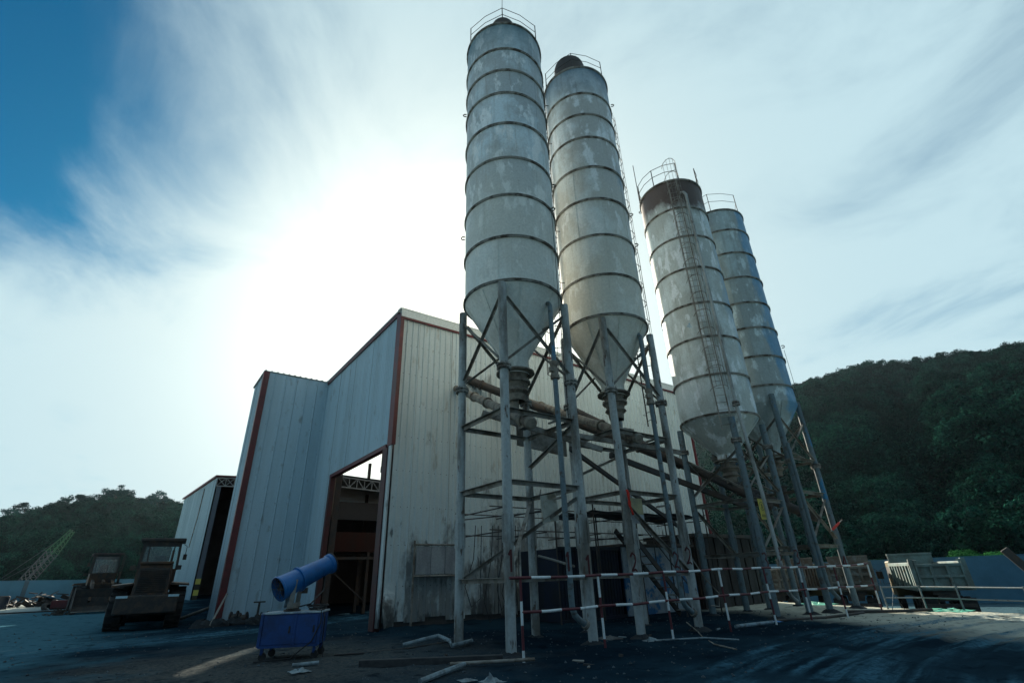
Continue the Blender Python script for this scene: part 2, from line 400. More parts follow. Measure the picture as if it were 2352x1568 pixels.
class MB:
    def __init__(self):
        self.v, self.f, self.m = [], [], []

    def add(self, vs, fs, mi=0):
        o = len(self.v)
        self.v += [tuple(p) for p in vs]
        self.f += [tuple(i + o for i in q) for q in fs]
        self.m += [mi] * len(fs)

    def box(self, c, s, rz=0.0, mi=0, rx=0.0, ry=0.0):
        c = Vector(c); hx, hy, hz = (q / 2 for q in s)
        rot = Matrix.Rotation(rz, 3, 'Z') @ Matrix.Rotation(ry, 3, 'Y') @ Matrix.Rotation(rx, 3, 'X')
        vs = [c + rot @ Vector((x, y, z)) for x in (-hx, hx) for y in (-hy, hy) for z in (-hz, hz)]
        self.add(vs, [(0, 1, 3, 2), (4, 6, 7, 5), (0, 4, 5, 1), (2, 3, 7, 6), (0, 2, 6, 4), (1, 5, 7, 3)], mi)

    def bx(self, x0, x1, y0, y1, z0, z1, mi=0):
        self.box(((x0 + x1) / 2, (y0 + y1) / 2, (z0 + z1) / 2), (abs(x1 - x0), abs(y1 - y0), abs(z1 - z0)), 0, mi)

    def beam(self, p0, p1, w, h, mi=0, upv=(0, 0, 1)):
        p0, p1 = Vector(p0), Vector(p1)
        d = (p1 - p0).normalized()
        u = Vector(upv)
        if abs(d.dot(u)) > 0.98: u = Vector((1, 0, 0))
        s = d.cross(u).normalized(); t = s.cross(d)
        vs = []
        for p in (p0, p1):
            for a, b in ((-1, -1), (1, -1), (1, 1), (-1, 1)):
                vs.append(p + s * (a * w / 2) + t * (b * h / 2))
        self.add(vs, [(0, 1, 2, 3)[::-1], (4, 5, 6, 7), (0, 1, 5, 4), (1, 2, 6, 5), (2, 3, 7, 6), (3, 0, 4, 7)], mi)

    def angle(self, p0, p1, w, t=0.012, upv=(0, 0, 1), mi=0):
        """rolled angle section: two plates at right angles"""
        p0, p1 = Vector(p0), Vector(p1)
        d = (p1 - p0).normalized(); u = Vector(upv)
        s = d.cross(u).normalized(); n = s.cross(d)
        self.beam(p0, p1, t, w, mi, upv)
        self.beam(p0 + s * (w / 2 + t * .2) + n * (w / 2 - t / 2), p1 + s * (w / 2 + t * .2) + n * (w / 2 - t / 2), w, t, mi, upv)

    def tube(self, path, r, n=10, caps=True, mi=0, radii=None):
        P = [Vector(p) for p in path]
        rings = []
        ref = None
        for i, p in enumerate(P):
            d = (P[min(i + 1, len(P) - 1)] - P[max(i - 1, 0)]).normalized()
            if ref is None:
                ref = Vector((0, 0, 1)) if abs(d.z) < .9 else Vector((1, 0, 0))
            s = d.cross(ref)
            if s.length < 1e-5: s = d.cross(Vector((.3, .8, .5)))
            s.normalize(); t = s.cross(d)
            ref = t
            rr = radii[i] if radii else r
            rings.append([p + (s * math.cos(2 * math.pi * k / n) + t * math.sin(2 * math.pi * k / n)) * rr for k in range(n)])
        vs = [q for g in rings for q in g]
        fs = []
        for i in range(len(P) - 1):
            for k in range(n):
                a, b = i * n + k, i * n + (k + 1) % n
                fs.append((a, b, b + n, a + n))
        if caps:
            fs.append(tuple(range(n))[::-1])
            fs.append(tuple(range((len(P) - 1) * n, len(P) * n)))
        self.add(vs, fs, mi)

    def lathe(self, prof, c=(0, 0, 0), n=40, mi=0, axis=None, a0=0.0, a1=2 * math.pi):
        """prof: (radius, height) pairs, spun about z through c, or about axis"""
        c = Vector(c)
        q = Vector((0, 0, 1)).rotation_difference(Vector(axis).normalized()) if axis is not None else None
        full = abs(a1 - a0 - 2 * math.pi) < 1e-6
        m = n if full else n + 1
        vs = []
        for r, h in prof:
            for k in range(m):
                a = a0 + (a1 - a0) * k / n
                p = Vector((r * math.cos(a), r * math.sin(a), h))
                if q: p = q @ p
                vs.append(c + p)
        fs = []
        for i in range(len(prof) - 1):
            for k in range(n):
                a, b = i * m + k, i * m + (k + 1) % m
                fs.append((a, b, b + m, a + m))
        self.add(vs, fs, mi)

    def build(self, name, mt, parent=None, smooth=False, local=False, bevel=0.0, auto=None):
        me = bpy.data.meshes.new(name)
        off = Vector((0, 0, 0))
        if parent is not None and not local:
            p = parent
            while p is not None:
                off += p.location; p = p.parent
        me.from_pydata([tuple(Vector(v) - off) for v in self.v], [], self.f)
        for k in (mt if isinstance(mt, (list, tuple)) else [mt]): me.materials.append(k)
        if any(self.m): me.polygons.foreach_set('material_index', self.m)
        me.update()
        if smooth:
            me.polygons.foreach_set('use_smooth', [True] * len(me.polygons))
            try: me.set_sharp_from_angle(angle=R(auto or 35))
            except Exception: pass
        o = bpy.data.objects.new(name, me)
        COL.objects.link(o)
        if parent is not None: o.parent = parent
        if bevel:
            b = o.modifiers.new('bevel', 'BEVEL'); b.width = bevel; b.segments = 2; b.limit_method = 'ANGLE'
        return o


ORD = 'first second third fourth fifth sixth seventh eighth ninth tenth eleventh twelfth thirteenth fourteenth fifteenth sixteenth'.split()


def thing(name, label, cat, loc=(0, 0, 0), rz=0.0, group=None):
    o = bpy.data.objects.new(name, None)
    o.empty_display_size = 0.2
    COL.objects.link(o)
    o.location = loc; o.rotation_euler = (0, 0, rz)
    o['label'] = label; o['category'] = cat
    if group: o['group'] = group
    return o


def tag(o, label, cat, group=None):
    o['label'] = label; o['category'] = cat
    if group: o['group'] = group
    return o


def copy_tree(o, parent=None):
    c = o.copy(); COL.objects.link(c); c.parent = parent
    for ch in [x for x in o.children]: copy_tree(ch, c)
    return c


def vnoise(x, y, seed=0):
    """smooth value noise on arrays"""
    xi, yi = np.floor(x).astype(np.int64), np.floor(y).astype(np.int64)
    xf, yf = x - xi, y - yi
    xf = xf * xf * (3 - 2 * xf); yf = yf * yf * (3 - 2 * yf)

    def h(a, b):
        n = (a * 374761393 + b * 668265263 + seed * 1274126177) & 0xFFFFFFFF
        n = ((n ^ (n >> 13)) * 1274126177) & 0xFFFFFFFF
        return ((n ^ (n >> 16)) & 0xFFFF) / 65535.0
    a, b, c, d = h(xi, yi), h(xi + 1, yi), h(xi, yi + 1), h(xi + 1, yi + 1)
    return (a * (1 - xf) + b * xf) * (1 - yf) + (c * (1 - xf) + d * xf) * yf


def fbm(x, y, seed=0, oct=4):
    s, a, t = 0, .5, 0
    for k in range(oct):
        s = s + a * vnoise(x * 2 ** k + 17 * k, y * 2 ** k - 9 * k, seed + k); t += a; a *= .5
    return s / t


# ------------------------------------------------------------------ ground
def edge_x(y): return 23.8 + .45 * (y - 7)


def gbase(x, y):
    z = np.clip((y - 32) / 48, 0, 1.6) * 0.8 * np.clip((20 - x) / 10, 0, 1)
    u = x - edge_x(y)
    drop = np.clip(u / 0.45, 0, 1)
    drop = drop * drop * (3 - 2 * drop)
    return z - 1.2 * drop * (y < 60)


def gheight(x, y):
    x = np.asarray(x, float); y = np.asarray(y, float)
    z = gbase(x, y)
    near = np.exp(-((x - 9) ** 2 + (y - 10) ** 2) / 900.0)
    z = z + near * ((fbm(x * .35, y * .35, 3) - .5) * .14 + (fbm(x * 2.2, y * 2.2, 5) - .5) * .05 + (fbm(x * 7, y * 7, 9, 2) - .5) * .022)
    # tyre ruts sweeping across the yard in front of the barrier, and past the loaders
    for cx, cyy, rad, w, amp in ((14, -16, 22.4, .22, .05), (14, -16, 21.9, .18, .035), (14, -16, 20.4, .24, .055), (15, -15, 18.6, .22, .05), (15, -15, 18.1, .2, .04), (12, -14, 15.5, .25, .05), (13, -15, 23.6, .18, .03),
                                (-14, 60, 40.0, .25, .05), (-14, 60, 41.9, .25, .05), (-14, 60, 38.2, .2, .04), (-13, 55, 36.6, .22, .045), (-13, 55, 34.8, .22, .04)):
        d = np.hypot(x - cx, y - cyy) - rad + (fbm(x * .4, y * .4, 21) - .5) * 1.2
        g = np.exp(-(d / w) ** 2)
        tread = .75 + .25 * np.sin(np.arctan2(y - cyy, x - cx) * rad * 22)
        z = z - amp * g * tread + amp * .5 * np.exp(-((np.abs(d) - w * 1.7) / (w * .6)) ** 2)
    # spilled mud banked along the silo feet and the shed wall
    z = z + .10 * np.exp(-((y - 12.0) / 1.6) ** 2) * fbm(x * .8, y * .8, 31) * (x > 5) * (x < 24.5)
    z = z + .22 * np.exp(-((y - 17.9) / .8) ** 2) * fbm(x * .9, y * .9, 33) * (x > 7.6) * (x < 27.5)
    return z


def g1(x, y): return float(gheight(np.array([x]), np.array([y]))[0])


def axis_pts(fine, coarse):
    return np.array(sorted(set(np.round(np.concatenate([np.asarray(fine), np.asarray(coarse)]), 3))))


us = axis_pts(np.concatenate([np.arange(-12, 22, .13), np.arange(22, 25.4, .08)]),
              [-1500, -800, -400, -200, -120, -80, -60, -45, -35, -28, -22, -18, -15, 26, 27, 28.5, 30, 33, 37, 42, 50, 60, 80, 120, 200, 400, 800, 1500])
ys = axis_pts(np.concatenate([np.arange(2.5, 20, .11), np.arange(20, 42, .2)]),
              [-1500, -800, -400, -200, -100, -60, -40, -25, -15, -10, -6, -3, -1, 1, 44, 47, 50, 54, 58, 63, 70, 80, 95, 120, 160, 220, 320, 500, 800, 1500])
YY, UU = np.meshgrid(ys, us, indexing='ij')
XX = UU + .45 * np.clip(YY - 7, -40, 60)
ZZ = gheight(XX, YY)
ny, nx = XX.shape
verts = np.stack([XX.ravel(), YY.ravel(), ZZ.ravel()], 1)
idx = np.arange(ny * nx).reshape(ny, nx)
faces = np.stack([idx[:-1, :-1].ravel(), idx[:-1, 1:].ravel(), idx[1:, 1:].ravel(), idx[1:, :-1].ravel()], 1)
gm = bpy.data.meshes.new('ground')
gm.vertices.add(len(verts)); gm.vertices.foreach_set('co', verts.ravel())
gm.loops.add(faces.size); gm.loops.foreach_set('vertex_index', faces.ravel())
gm.polygons.add(len(faces)); gm.polygons.foreach_set('loop_start', np.arange(0, faces.size, 4))
gm.polygons.foreach_set('loop_total', np.full(len(faces), 4))
gm.update(); gm.validate()
gm.polygons.foreach_set('use_smooth', [True] * len(gm.polygons))


# dried, driven-over dust lies pale along the tyre arcs: a per-point amount
def track_dust(x, y):
    t = np.zeros_like(x)
    for cx, cyy, rad, w in ((14, -16, 22.6, .5), (14, -16, 21.2, .9), (15, -15, 18.4, .8), (12, -14, 15.3, .7), (12, -14, 13.2, .8), (-14, 60, 41.0, 1.0), (-13, 55, 35.8, 1.2)):
        r_, a_ = np.hypot(x - cx, y - cyy), np.arctan2(y - cyy, x - cx)
        d = r_ - rad + (fbm(x * .3, y * .3, 91) - .5) * 1.6
        st_ = fbm(a_ * rad * .35, r_ * 4.5, 93, 4)
        br = fbm(x * .7, y * .7, 95, 3)
        t = np.maximum(t, np.exp(-(d / w) ** 2) * np.clip((st_ - .36) * 4.0, 0, 1) * np.clip((br - .18) * 2.4, 0, 1))
    return np.clip(t, 0, 1)


at_ = gm.attributes.new('track_dust', 'FLOAT', 'POINT')
at_.data.foreach_set('value', track_dust(XX.ravel(), YY.ravel()).astype(np.float32))


def ground_mat():
    m = bpy.data.materials.new('yard_ground'); m.use_nodes = True
    N, L = m.node_tree.nodes, m.node_tree.links
    bs = N['Principled BSDF']
    geo = N.new('ShaderNodeNewGeometry'); pos = geo.outputs['Position']
    sep = N.new('ShaderNodeSeparateXYZ'); L.new(pos, sep.inputs[0])
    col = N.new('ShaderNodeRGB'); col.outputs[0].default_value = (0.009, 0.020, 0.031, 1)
    cur = col.outputs[0]
    a = nnoise(N, L, pos, 0.28, (1, 1, 1), 7)
    cur = mixin(N, L, cur, (0.018, 0.042, 0.060), nrange(N, L, a, 0.42, 0.62))
    gx_, gy_ = nmath(N, L, 'SUBTRACT', sep.outputs[0], 3.0), nmath(N, L, 'SUBTRACT', sep.outputs[1], 13.0)
    gd = nmath(N, L, 'SQRT', nmath(N, L, 'ADD', nmath(N, L, 'MULTIPLY', gx_, gx_), nmath(N, L, 'MULTIPLY', gy_, gy_)))
    gd = nmath(N, L, 'ADD', gd, nmath(N, L, 'MULTIPLY', nmath(N, L, 'SUBTRACT', nnoise(N, L, pos, .8, (1, 1, 1), 7, (6, 6, 0)), .5), 6.0))
    grit = nmath(N, L, 'MULTIPLY', nrange(N, L, gd, 6.0, 2.0), nrange(N, L, nnoise(N, L, pos, 16.0, (1, 1, 1), 6, (2, 8, 0)), .35, .62, .35, 1.0))
    cur = mixin(N, L, cur, (0.115, 0.115, 0.105), nmath(N, L, 'MULTIPLY', grit, .8))
    # concrete apron, left and right of the yard, painted paler in the sunlit zones
    wob = nmath(N, L, 'MULTIPLY', nmath(N, L, 'SUBTRACT', nnoise(N, L, pos, 0.35, (1, 1, 1), 6, (5, 2, 0)), 0.5), 9.0)
    left = nrange(N, L, nmath(N, L, 'ADD', nmath(N, L, 'ADD', nmath(N, L, 'MULTIPLY', sep.outputs[0], -1.0), nmath(N, L, 'MULTIPLY', sep.outputs[1], .14)), wob), 1.6, 5.0)
    cur = mixin(N, L, cur, (0.065, 0.165, 0.215), nmath(N, L, 'MULTIPLY', left, 0.85))
    farl = nrange(N, L, nmath(N, L, 'ADD', sep.outputs[1], nmath(N, L, 'MULTIPLY', sep.outputs[0], -2.0)), 60.0, 72.0)
    cur = mixin(N, L, cur, (0.44, 0.46, 0.42), farl)
    right = nrange(N, L, nmath(N, L, 'ADD', nmath(N, L, 'SUBTRACT', sep.outputs[0], nmath(N, L, 'MULTIPLY', sep.outputs[1], .5)), nmath(N, L, 'MULTIPLY', wob, .3)), 12.8, 15.6)
    cur = mixin(N, L, cur, (0.50, 0.50, 0.42), nmath(N, L, 'MULTIPLY', right, 0.9))
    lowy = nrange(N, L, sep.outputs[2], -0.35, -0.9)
    cur = mixin(N, L, cur, (0.06, 0.11, 0.135), lowy)  # lower yard darkened to paint in the shade beyond the yard edge
    td = N.new('ShaderNodeAttribute'); td.attribute_name = 'track_dust'
    rx, ry = nmath(N, L, 'SUBTRACT', sep.outputs[0], 14.0), nmath(N, L, 'SUBTRACT', sep.outputs[1], -15.5)
    rr_ = nmath(N, L, 'SQRT', nmath(N, L, 'ADD', nmath(N, L, 'MULTIPLY', rx, rx), nmath(N, L, 'MULTIPLY', ry, ry)))
    cmb = N.new('ShaderNodeCombineXYZ'); L.new(rr_, cmb.inputs[0]); L.new(nmath(N, L, 'MULTIPLY', nmath(N, L, 'ARCTAN2', ry, rx), 2.2), cmb.inputs[1])
    stk = nnoise(N, L, cmb.outputs[0], 4.0, (1, .45, 1), 10)
    pat = nmath(N, L, 'MULTIPLY', nrange(N, L, stk, .40, .60), nrange(N, L, nnoise(N, L, pos, 12.0, (1, 1, 1), 7, (3, 3, 0)), .30, .55))
    tf = nmath(N, L, 'MULTIPLY', nrange(N, L, td.outputs['Fac'], 0.0, 0.55), nmath(N, L, 'ADD', nmath(N, L, 'MULTIPLY', pat, .85), .15))
    cur = mixin(N, L, cur, (0.055, 0.145, 0.205), tf)
    d = nnoise(N, L, pos, 2.2, (1, 1, 1), 8, (1, 7, 0))
    cur = mixin(N, L, cur, (0.004, 0.009, 0.015), nrange(N, L, d, 0.54, 0.70, 0, .75))
    e = nnoise(N, L, pos, 22.0, (1, 1, 1), 4)
    cur = mixin(N, L, cur, (0.03, 0.06, 0.08), nrange(N, L, e, 0.60, 0.76, 0, .4))
    L.new(cur, bs.inputs['Base Color'])
    w = nnoise(N, L, pos, 0.6, (1, 1, 1), 6, (9, 4, 0))
    # water lies in the low lines of the ruts on the left
    low = nmath(N, L, 'MULTIPLY', nrange(N, L, sep.outputs[2], -0.030, -0.060), nrange(N, L, sep.outputs[0], 5.0, 2.0))
    wt = nmath(N, L, 'MULTIPLY', low, nrange(N, L, w, .42, .55))
    L.new(nrange(N, L, wt, 0, 1, 0.92, 0.12), bs.inputs['Roughness'])
    L.new(nrange(N, L, wt, 0, 1, 0.0, 0.6), bs.inputs['Specular IOR Level'])
    b1 = nnoise(N, L, pos, 9.0, (1, 1, 1), 9)
    b2 = nnoise(N, L, pos, 45.0, (1, 1, 1), 5)
    hsum = nmath(N, L, 'ADD', b1, nmath(N, L, 'MULTIPLY', b2, .35))
    bp = N.new('ShaderNodeBump'); bp.inputs['Distance'].default_value = 0.05
    L.new(nrange(N, L, wt, 0, 1, 0.8, 0.1), bp.inputs['Strength'])
    L.new(hsum, bp.inputs['Height']); L.new(bp.outputs[0], bs.inputs['Normal'])
    return m


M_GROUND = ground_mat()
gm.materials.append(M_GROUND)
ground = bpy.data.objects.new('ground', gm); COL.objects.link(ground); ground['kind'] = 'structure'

# loose stones: too many to count
st = MB()
for k in range(2600):
    if k < 1700:
        x, y = rng.uniform(-2, 21), rng.uniform(5.5, 15)
    else:
        x, y = rng.uniform(-5, 8), rng.uniform(15, 34)
    if x > edge_x(y) - .3: continue
    s = .009 + .034 * rng.random() ** 3
    z = g1(x, y) if False else 0.0
    vs = []
    for a in ((1, 0, 0), (-1, 0, 0), (0, 1, 0), (0, -1, 0), (0, 0, .7), (0, 0, -.7)):
        j = rng.uniform(.6, 1.3)
        vs.append((x + a[0] * s * j, y + a[1] * s * j, a[2] * s * j + s * .2))
    st.add(vs, [(0, 2, 4), (2, 1, 4), (1, 3, 4), (3, 0, 4), (2, 0, 5), (1, 2, 5), (3, 1, 5), (0, 3, 5)])
sv = np.array(st.v); cen = sv.reshape(-1, 6, 3).mean(1)
gz = gheight(cen[:, 0], cen[:, 1])
sv[:, 2] += np.repeat(gz, 6); st.v = [tuple(p) for p in sv]
so = st.build('gravel', mat('stone', (0.07, 0.095, 0.11), .9, var=(0.025, 0.035, 0.042), vscale=9))
so['kind'] = 'stuff'; so['label'] = 'loose stones and grit scattered over the muddy yard'; so['category'] = 'gravel'

# ------------------------------------------------------------------ main shed


def panel_mesh(w, z0, z1, rib, depth=0.035, nrib=3):
    """one profiled cladding sheet: width w along +x, outward -y"""
    m = MB()
    pts = []
    step = w / nrib
    e = .002
    for k in range(nrib):
        a = k * step
        pts += [(a + e if k == 0 else a, 0), (a + step - rib * 2.2, 0), (a + step - rib * 1.5, -depth), (a + step - rib * .7, -depth)]
    pts += [(w - e, 0)]
    vs = [(x, y, z0) for x, y in pts] + [(x, y, z1) for x, y in pts]
    n = len(pts)
    m.add(vs, [(k, k + 1, n + k + 1, n + k) for k in range(n - 1)])
    z = math.ceil((z0 + .1) / 1.35) * 1.35          # rows of fixing screws along the girts
    while z < z1 - .1:
        for k in range(nrib): m.box(((k + 1) * step - rib * 2.6, -.004, z), (.026, .012, .026), 0, 1)
        z += 1.35
    return m


def clad(parent, p0, p1, spans, pw, rib, nrib, mt, depth=0.035):
    """cladding sheets side by side from p0 to p1 (outside is to the right of p0->p1); spans(s) gives z0, z1 at distance s"""
    p0, p1 = Vector((*p0, 0)), Vector((*p1, 0))
    Ln = (p1 - p0).length; d = (p1 - p0) / Ln
    ang = math.atan2(d.y, d.x)
    cache = {}
    n = max(1, round(Ln / pw)); w = Ln / n
    for k in range(n):
        z0, z1 = spans((k + .5) * w)
        key = (round(z0, 2), round(z1, 2))
        o = None
        if key not in cache:
            o = panel_mesh(w, z0, z1, rib, depth, nrib).build('cladding_panel', [mt, M_DARK], parent, local=True)
            cache[key] = o.data
        else:
            o = bpy.data.objects.new('cladding_panel', cache[key]); COL.objects.link(o); o.parent = parent
        o.location = p0 + d * (k * w) - parent.location
        o.location.z += random.uniform(-.008, .008)
        o.rotation_euler = (random.uniform(-.0012, .0012), random.uniform(-.0006, .0006), ang + random.uniform(-.006, .006))
    return


H = 12.42
shed = thing('shed', 'tall white ribbed sheet metal shed with red corner trims and open doorway', 'shed', (7.5, 18.2, 0))
# long wall behind the silos (faces -Y); its foot is ragged, ending above the mud
rag = [random.uniform(.05, .30) for _ in range(60)]
clad(shed, (7.56, 18.2), (27.4, 18.2), lambda s: (0.12 + rag[int(s / .82) % 60], H - .05), .84, .045, 3, M_PANELC, .045)
# gable wall with the doorway (faces -X)
clad(shed, (7.5, 28.78), (7.5, 18.26), lambda s: (6.34 if 28.78 - s < 25.45 and 28.78 - s > 18.85 else .1, H), .80, .028, 4, M_PANEL, .024)
# projecting bay on the left
clad(shed, (4.0, 28.8), (7.48, 28.8), lambda s: (.1, H), .58, .035, 1, M_PANEL, .03)
clad(shed, (4.0, 31.9), (4.0, 28.84), lambda s: (.1, H - .02), .77, .03, 2, M_PANEL, .03)
m = MB()   # inner lining closes the joints between sheets
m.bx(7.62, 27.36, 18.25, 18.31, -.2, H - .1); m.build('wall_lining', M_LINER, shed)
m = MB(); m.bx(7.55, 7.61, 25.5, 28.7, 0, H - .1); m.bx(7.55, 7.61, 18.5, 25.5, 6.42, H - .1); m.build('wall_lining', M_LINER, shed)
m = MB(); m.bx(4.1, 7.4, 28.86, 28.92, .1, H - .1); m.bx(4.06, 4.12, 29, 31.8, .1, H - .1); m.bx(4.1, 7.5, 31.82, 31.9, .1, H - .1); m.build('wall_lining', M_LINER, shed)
# roofs: the bay is covered, the front bay of the big shed is open to the sky
m = MB(); m.bx(3.9, 7.6, 28.75, 31.95, H + .005, H + .06)
for k in range(12): m.bx(3.95 + k * .31, 4.03 + k * .31, 28.72, 31.9, H + .058, H + .10)
m.build('bay_roof', M_ROOF, shed)
m = MB(); m.bx(6.1, 8.4, 31.95, 46.0, 0, 12.3); m.bx(7.75, 8.4, 46.0, 60.0, 0, 12.3); m.build('added_shade_wing', M_LINER, shed)  # hidden wing added to throw shade over the yard on the left
m = MB(); m.bx(7.35, 27.5, 18.08, 18.42, H + .002, H + .08); m.build('eave_cap', M_TRIMW, shed)
m = MB(); m.bx(7.42, 27.45, 18.09, 18.14, H - .34, H); m.build('eave_flashing', M_TRIMW, shed)
m = MB(); m.bx(7.42, 27.45, 18.10, 18.15, H - .44, H - .342); m.build('eave_trim', M_RED, shed)
m = MB(); m.bx(7.38, 7.66, 18.45, 28.74, H + .002, H + .08); m.build('eave_cap', M_TRIMW, shed)
m = MB(); m.bx(7.41, 7.47, 18.45, 28.7, H - .16, H); m.build('eave_trim', M_RED, shed)
# corner trims
m = MB(); m.bx(7.40, 7.455, 18.13, 18.55, 6.36, H - .165); m.bx(7.40, 7.56, 18.085, 18.128, 6.36, H - .45); m.build('corner_trim', M_RED, shed)
m = MB(); m.bx(3.90, 3.955, 28.74, 29.02, .1, H - .01); m.bx(3.90, 4.20, 28.70, 28.742, .1, H - .01); m.build('corner_trim', M_RED, shed)
m = MB(); m.bx(27.42, 27.52, 18.05, 18.30, 3.2, H - .43); m.build('corner_trim', M_RED, shed)
# door frame
m = MB(); m.bx(7.36, 7.60, 18.40, 18.84, 0, 6.30); m.build('door_jamb', M_REDD, shed)
m = MB(); m.bx(7.38, 7.60, 25.46, 25.72, 0, 6.30); m.build('door_jamb', M_REDD, shed)
m = MB(); m.bx(7.37, 7.62, 18.60, 25.72, 6.302, 6.46); m.build('door_header', M_RED, shed)
for yy in (18.75, 25.9):
    m = MB(); m.bx(7.75, 8.05, yy - .12, yy + .12, 0, H - .2); m.build('portal_column', M_DARK, shed)
m = MB(); m.bx(7.42, 7.62, 28.72, 28.84, 0, H - .02); m.build('inner_corner_flashing', M_PANEL, shed)
m = MB(); m.bx(7.41, 7.47, 18.16, 18.398, .1, 6.34); m.build('corner_flashing', M_PANELC, shed)
# a torn, curled sheet by the right jamb
m = MB()
for k in range(9):
    t = k / 8
    z = 1.5 - 1.45 * t
    off = .28 * math.sin(t * 2.6) ** 2
    m.v += [(7.62 - .22 * math.sin(t * 3), 18.06 - off, z), (7.95, 18.1 - off * .2, z)]
for k in range(8): m.f.append((2 * k, 2 * k + 1, 2 * k + 3, 2 * k + 2)); m.m.append(0)
m.build('torn_sheet', M_PANELC, shed)
# brackets seen hanging at the head of the doorway
hang = thing('service_platform', 'small dark hanging service platform at the head of the doorway', 'platform', (8.6, 21.0, 5.0))
m = MB(); m.bx(8.3, 9.0, 20.75, 21.35, 5.9, 6.16); m.build('deck', M_DARK, hang)
m = MB()
for a, b in ((8.32, 20.8), (8.32, 21.3), (8.98, 20.8), (8.98, 21.3)): m.tube([(a, b, 5.95), (a, b, 7.6)], .02, 6)
m.tube([(8.32, 20.8, 6.6), (8.32, 21.3, 6.75)], .015, 6); m.build('hanger', M_DARK, hang)

# plant inside the shed -------------------------------------------------------
inner = thing('batching_shed', 'dark open batching shed with pale roof truss seen through the doorway', 'shed', (14, 34, 0))
m = MB(); m.add([(7.9, 32.0, 7.78), (22, 32.0, 7.05), (22, 45, 7.6), (7.9, 45, 8.3)], [(0, 1, 2, 3)])
m.add([(7.9, 32.0, 7.86), (22, 32.0, 7.13), (22, 45, 7.68), (7.9, 45, 8.38)], [(3, 2, 1, 0)]); m.build('roof', M_ROOF, inner)
tr = MB()
def zt(x): return 7.70 - (x - 7.9) * .052
tr.beam((7.9, 31.95, zt(7.9)), (22, 31.95, zt(22)), .08, .08)
tr.beam((7.9, 31.95, zt(7.9) - .62), (22, 31.95, zt(22) - .5), .08, .08)
xs = np.linspace(7.95, 21.9, 29)
for k in range(28):
    a, b = xs[k], xs[k + 1]
    la, lb = zt(a) - .62 + (a - 7.9) * .0085, zt(b) - .62 + (b - 7.9) * .0085
    tr.beam((a, 31.95, zt(a)), (a, 31.95, la), .05, .05)
    if k % 2: tr.beam((a, 31.95, la), (b, 31.95, zt(b)), .045, .045)
    else: tr.beam((a, 31.95, zt(a)), (b, 31.95, lb), .045, .045)
tr.build('truss', mat('truss_grey', (.30, .30, .29), .6), inner)
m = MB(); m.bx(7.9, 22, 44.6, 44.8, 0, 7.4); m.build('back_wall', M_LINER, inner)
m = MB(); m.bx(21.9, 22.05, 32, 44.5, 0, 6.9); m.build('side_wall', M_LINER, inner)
for x in (9.3, 13.8, 18.3): 
    m = MB(); m.bx(x - .13, x + .13, 32.05, 32.35, 0, zt(x) - .65); m.build('column', M_DARK, inner)
m = MB(); m.bx(8.2, 21.5, 33.2, 33.4, 5.2, 6.3); m.build('curtain_panel', mat('curtain_grey', (.07, .068, .07), .7), inner)
hop = thing('aggregate_hopper', 'rusty orange aggregate hopper standing in the dark doorway', 'hopper', (10.5, 30, 0))
m = MB()
m.add([(8.6, 29.2, 4.1), (15.5, 29.2, 4.1), (15.5, 31.4, 4.1), (8.6, 31.4, 4.1), (8.9, 29.5, 3.1), (15.2, 29.5, 3.1), (15.2, 31.1, 3.1), (8.9, 31.1, 3.1)],
      [(0, 1, 5, 4), (1, 2, 6, 5), (2, 3, 7, 6), (3, 0, 4, 7), (4, 5, 6, 7)])
m.build('bin', M_ORANGE, hop)
for x in (9, 11.2, 13.4):
    for y in (29.6, 31):
        m = MB(); m.bx(x - .08, x + .08, y - .08, y + .08, 0, 3.1); m.build('leg', M_DARK, hop)
m = MB(); m.beam((8.9, 29.6, 2.4), (11.2, 29.6, .6), .07, .07); m.beam((8.5, 29.0, 2.75), (15.6, 29.0, 2.75), .12, .14); m.build('brace', M_DARK, hop)
tow = thing('sun_cut_tower', 'unseen tall dark tower added inside the shed to narrow the sun strip', 'tower', (17, 38, 0))  # unseen tower, added and shaped to cut the sun coming through the doorway
m = MB(); m.bx(16.0, 19.5, 36, 40, 8.6, 15.2); m.build('sun_cut_housing', M_LINER, tow)
m = MB(); m.bx(11.2, 13.4, 38, 40, 10.2, 15.2); m.build('sun_cut_block', M_LINER, tow)  # second unseen block, placed to trim the other side of the sun strip
m = MB(); m.bx(13.4, 16.0, 38.6, 39.4, 14.7, 15.0); m.build('sun_cut_bridge', M_DARK, tow)
m = MB()
for x in (16.0, 19.3):
    for y in (36.2, 39.8): m.bx(x - .15, x + .15, y - .15, y + .15, 0, 8.6)
for x in (12, 14.3): m.bx(x - .1, x + .1, 39, 39.2, 0, 10.2)
m.build('sun_cut_tower_frame', M_DARK, tow)

# notice board on the long wall ------------------------------------------------
nb = thing('notice_board', 'grey blank notice board in a pipe frame on the shed wall', 'notice board', (9.5, 17.9, 0))
m = MB()
for k in range(3): m.bx(8.62 + k * .60, 9.20 + k * .60, 17.93, 17.96, 1.72, 2.66)
m.build('board', M_BOARD, nb)
m = MB()
m.tube([(8.53, 17.93, -.1), (8.53, 17.93, 2.86)], .04, 8); m.tube([(8.53, 17.93, 2.72), (10.5, 17.93, 2.72)], .035, 8)
m.tube([(8.53, 17.93, 1.66), (10.5, 17.93, 1.66)], .035, 8); m.tube([(10.46, 17.93, -.1), (10.46, 17.93, 2.75)], .04, 8)
m.build('pipe_frame', M_STEEL, nb, smooth=True)

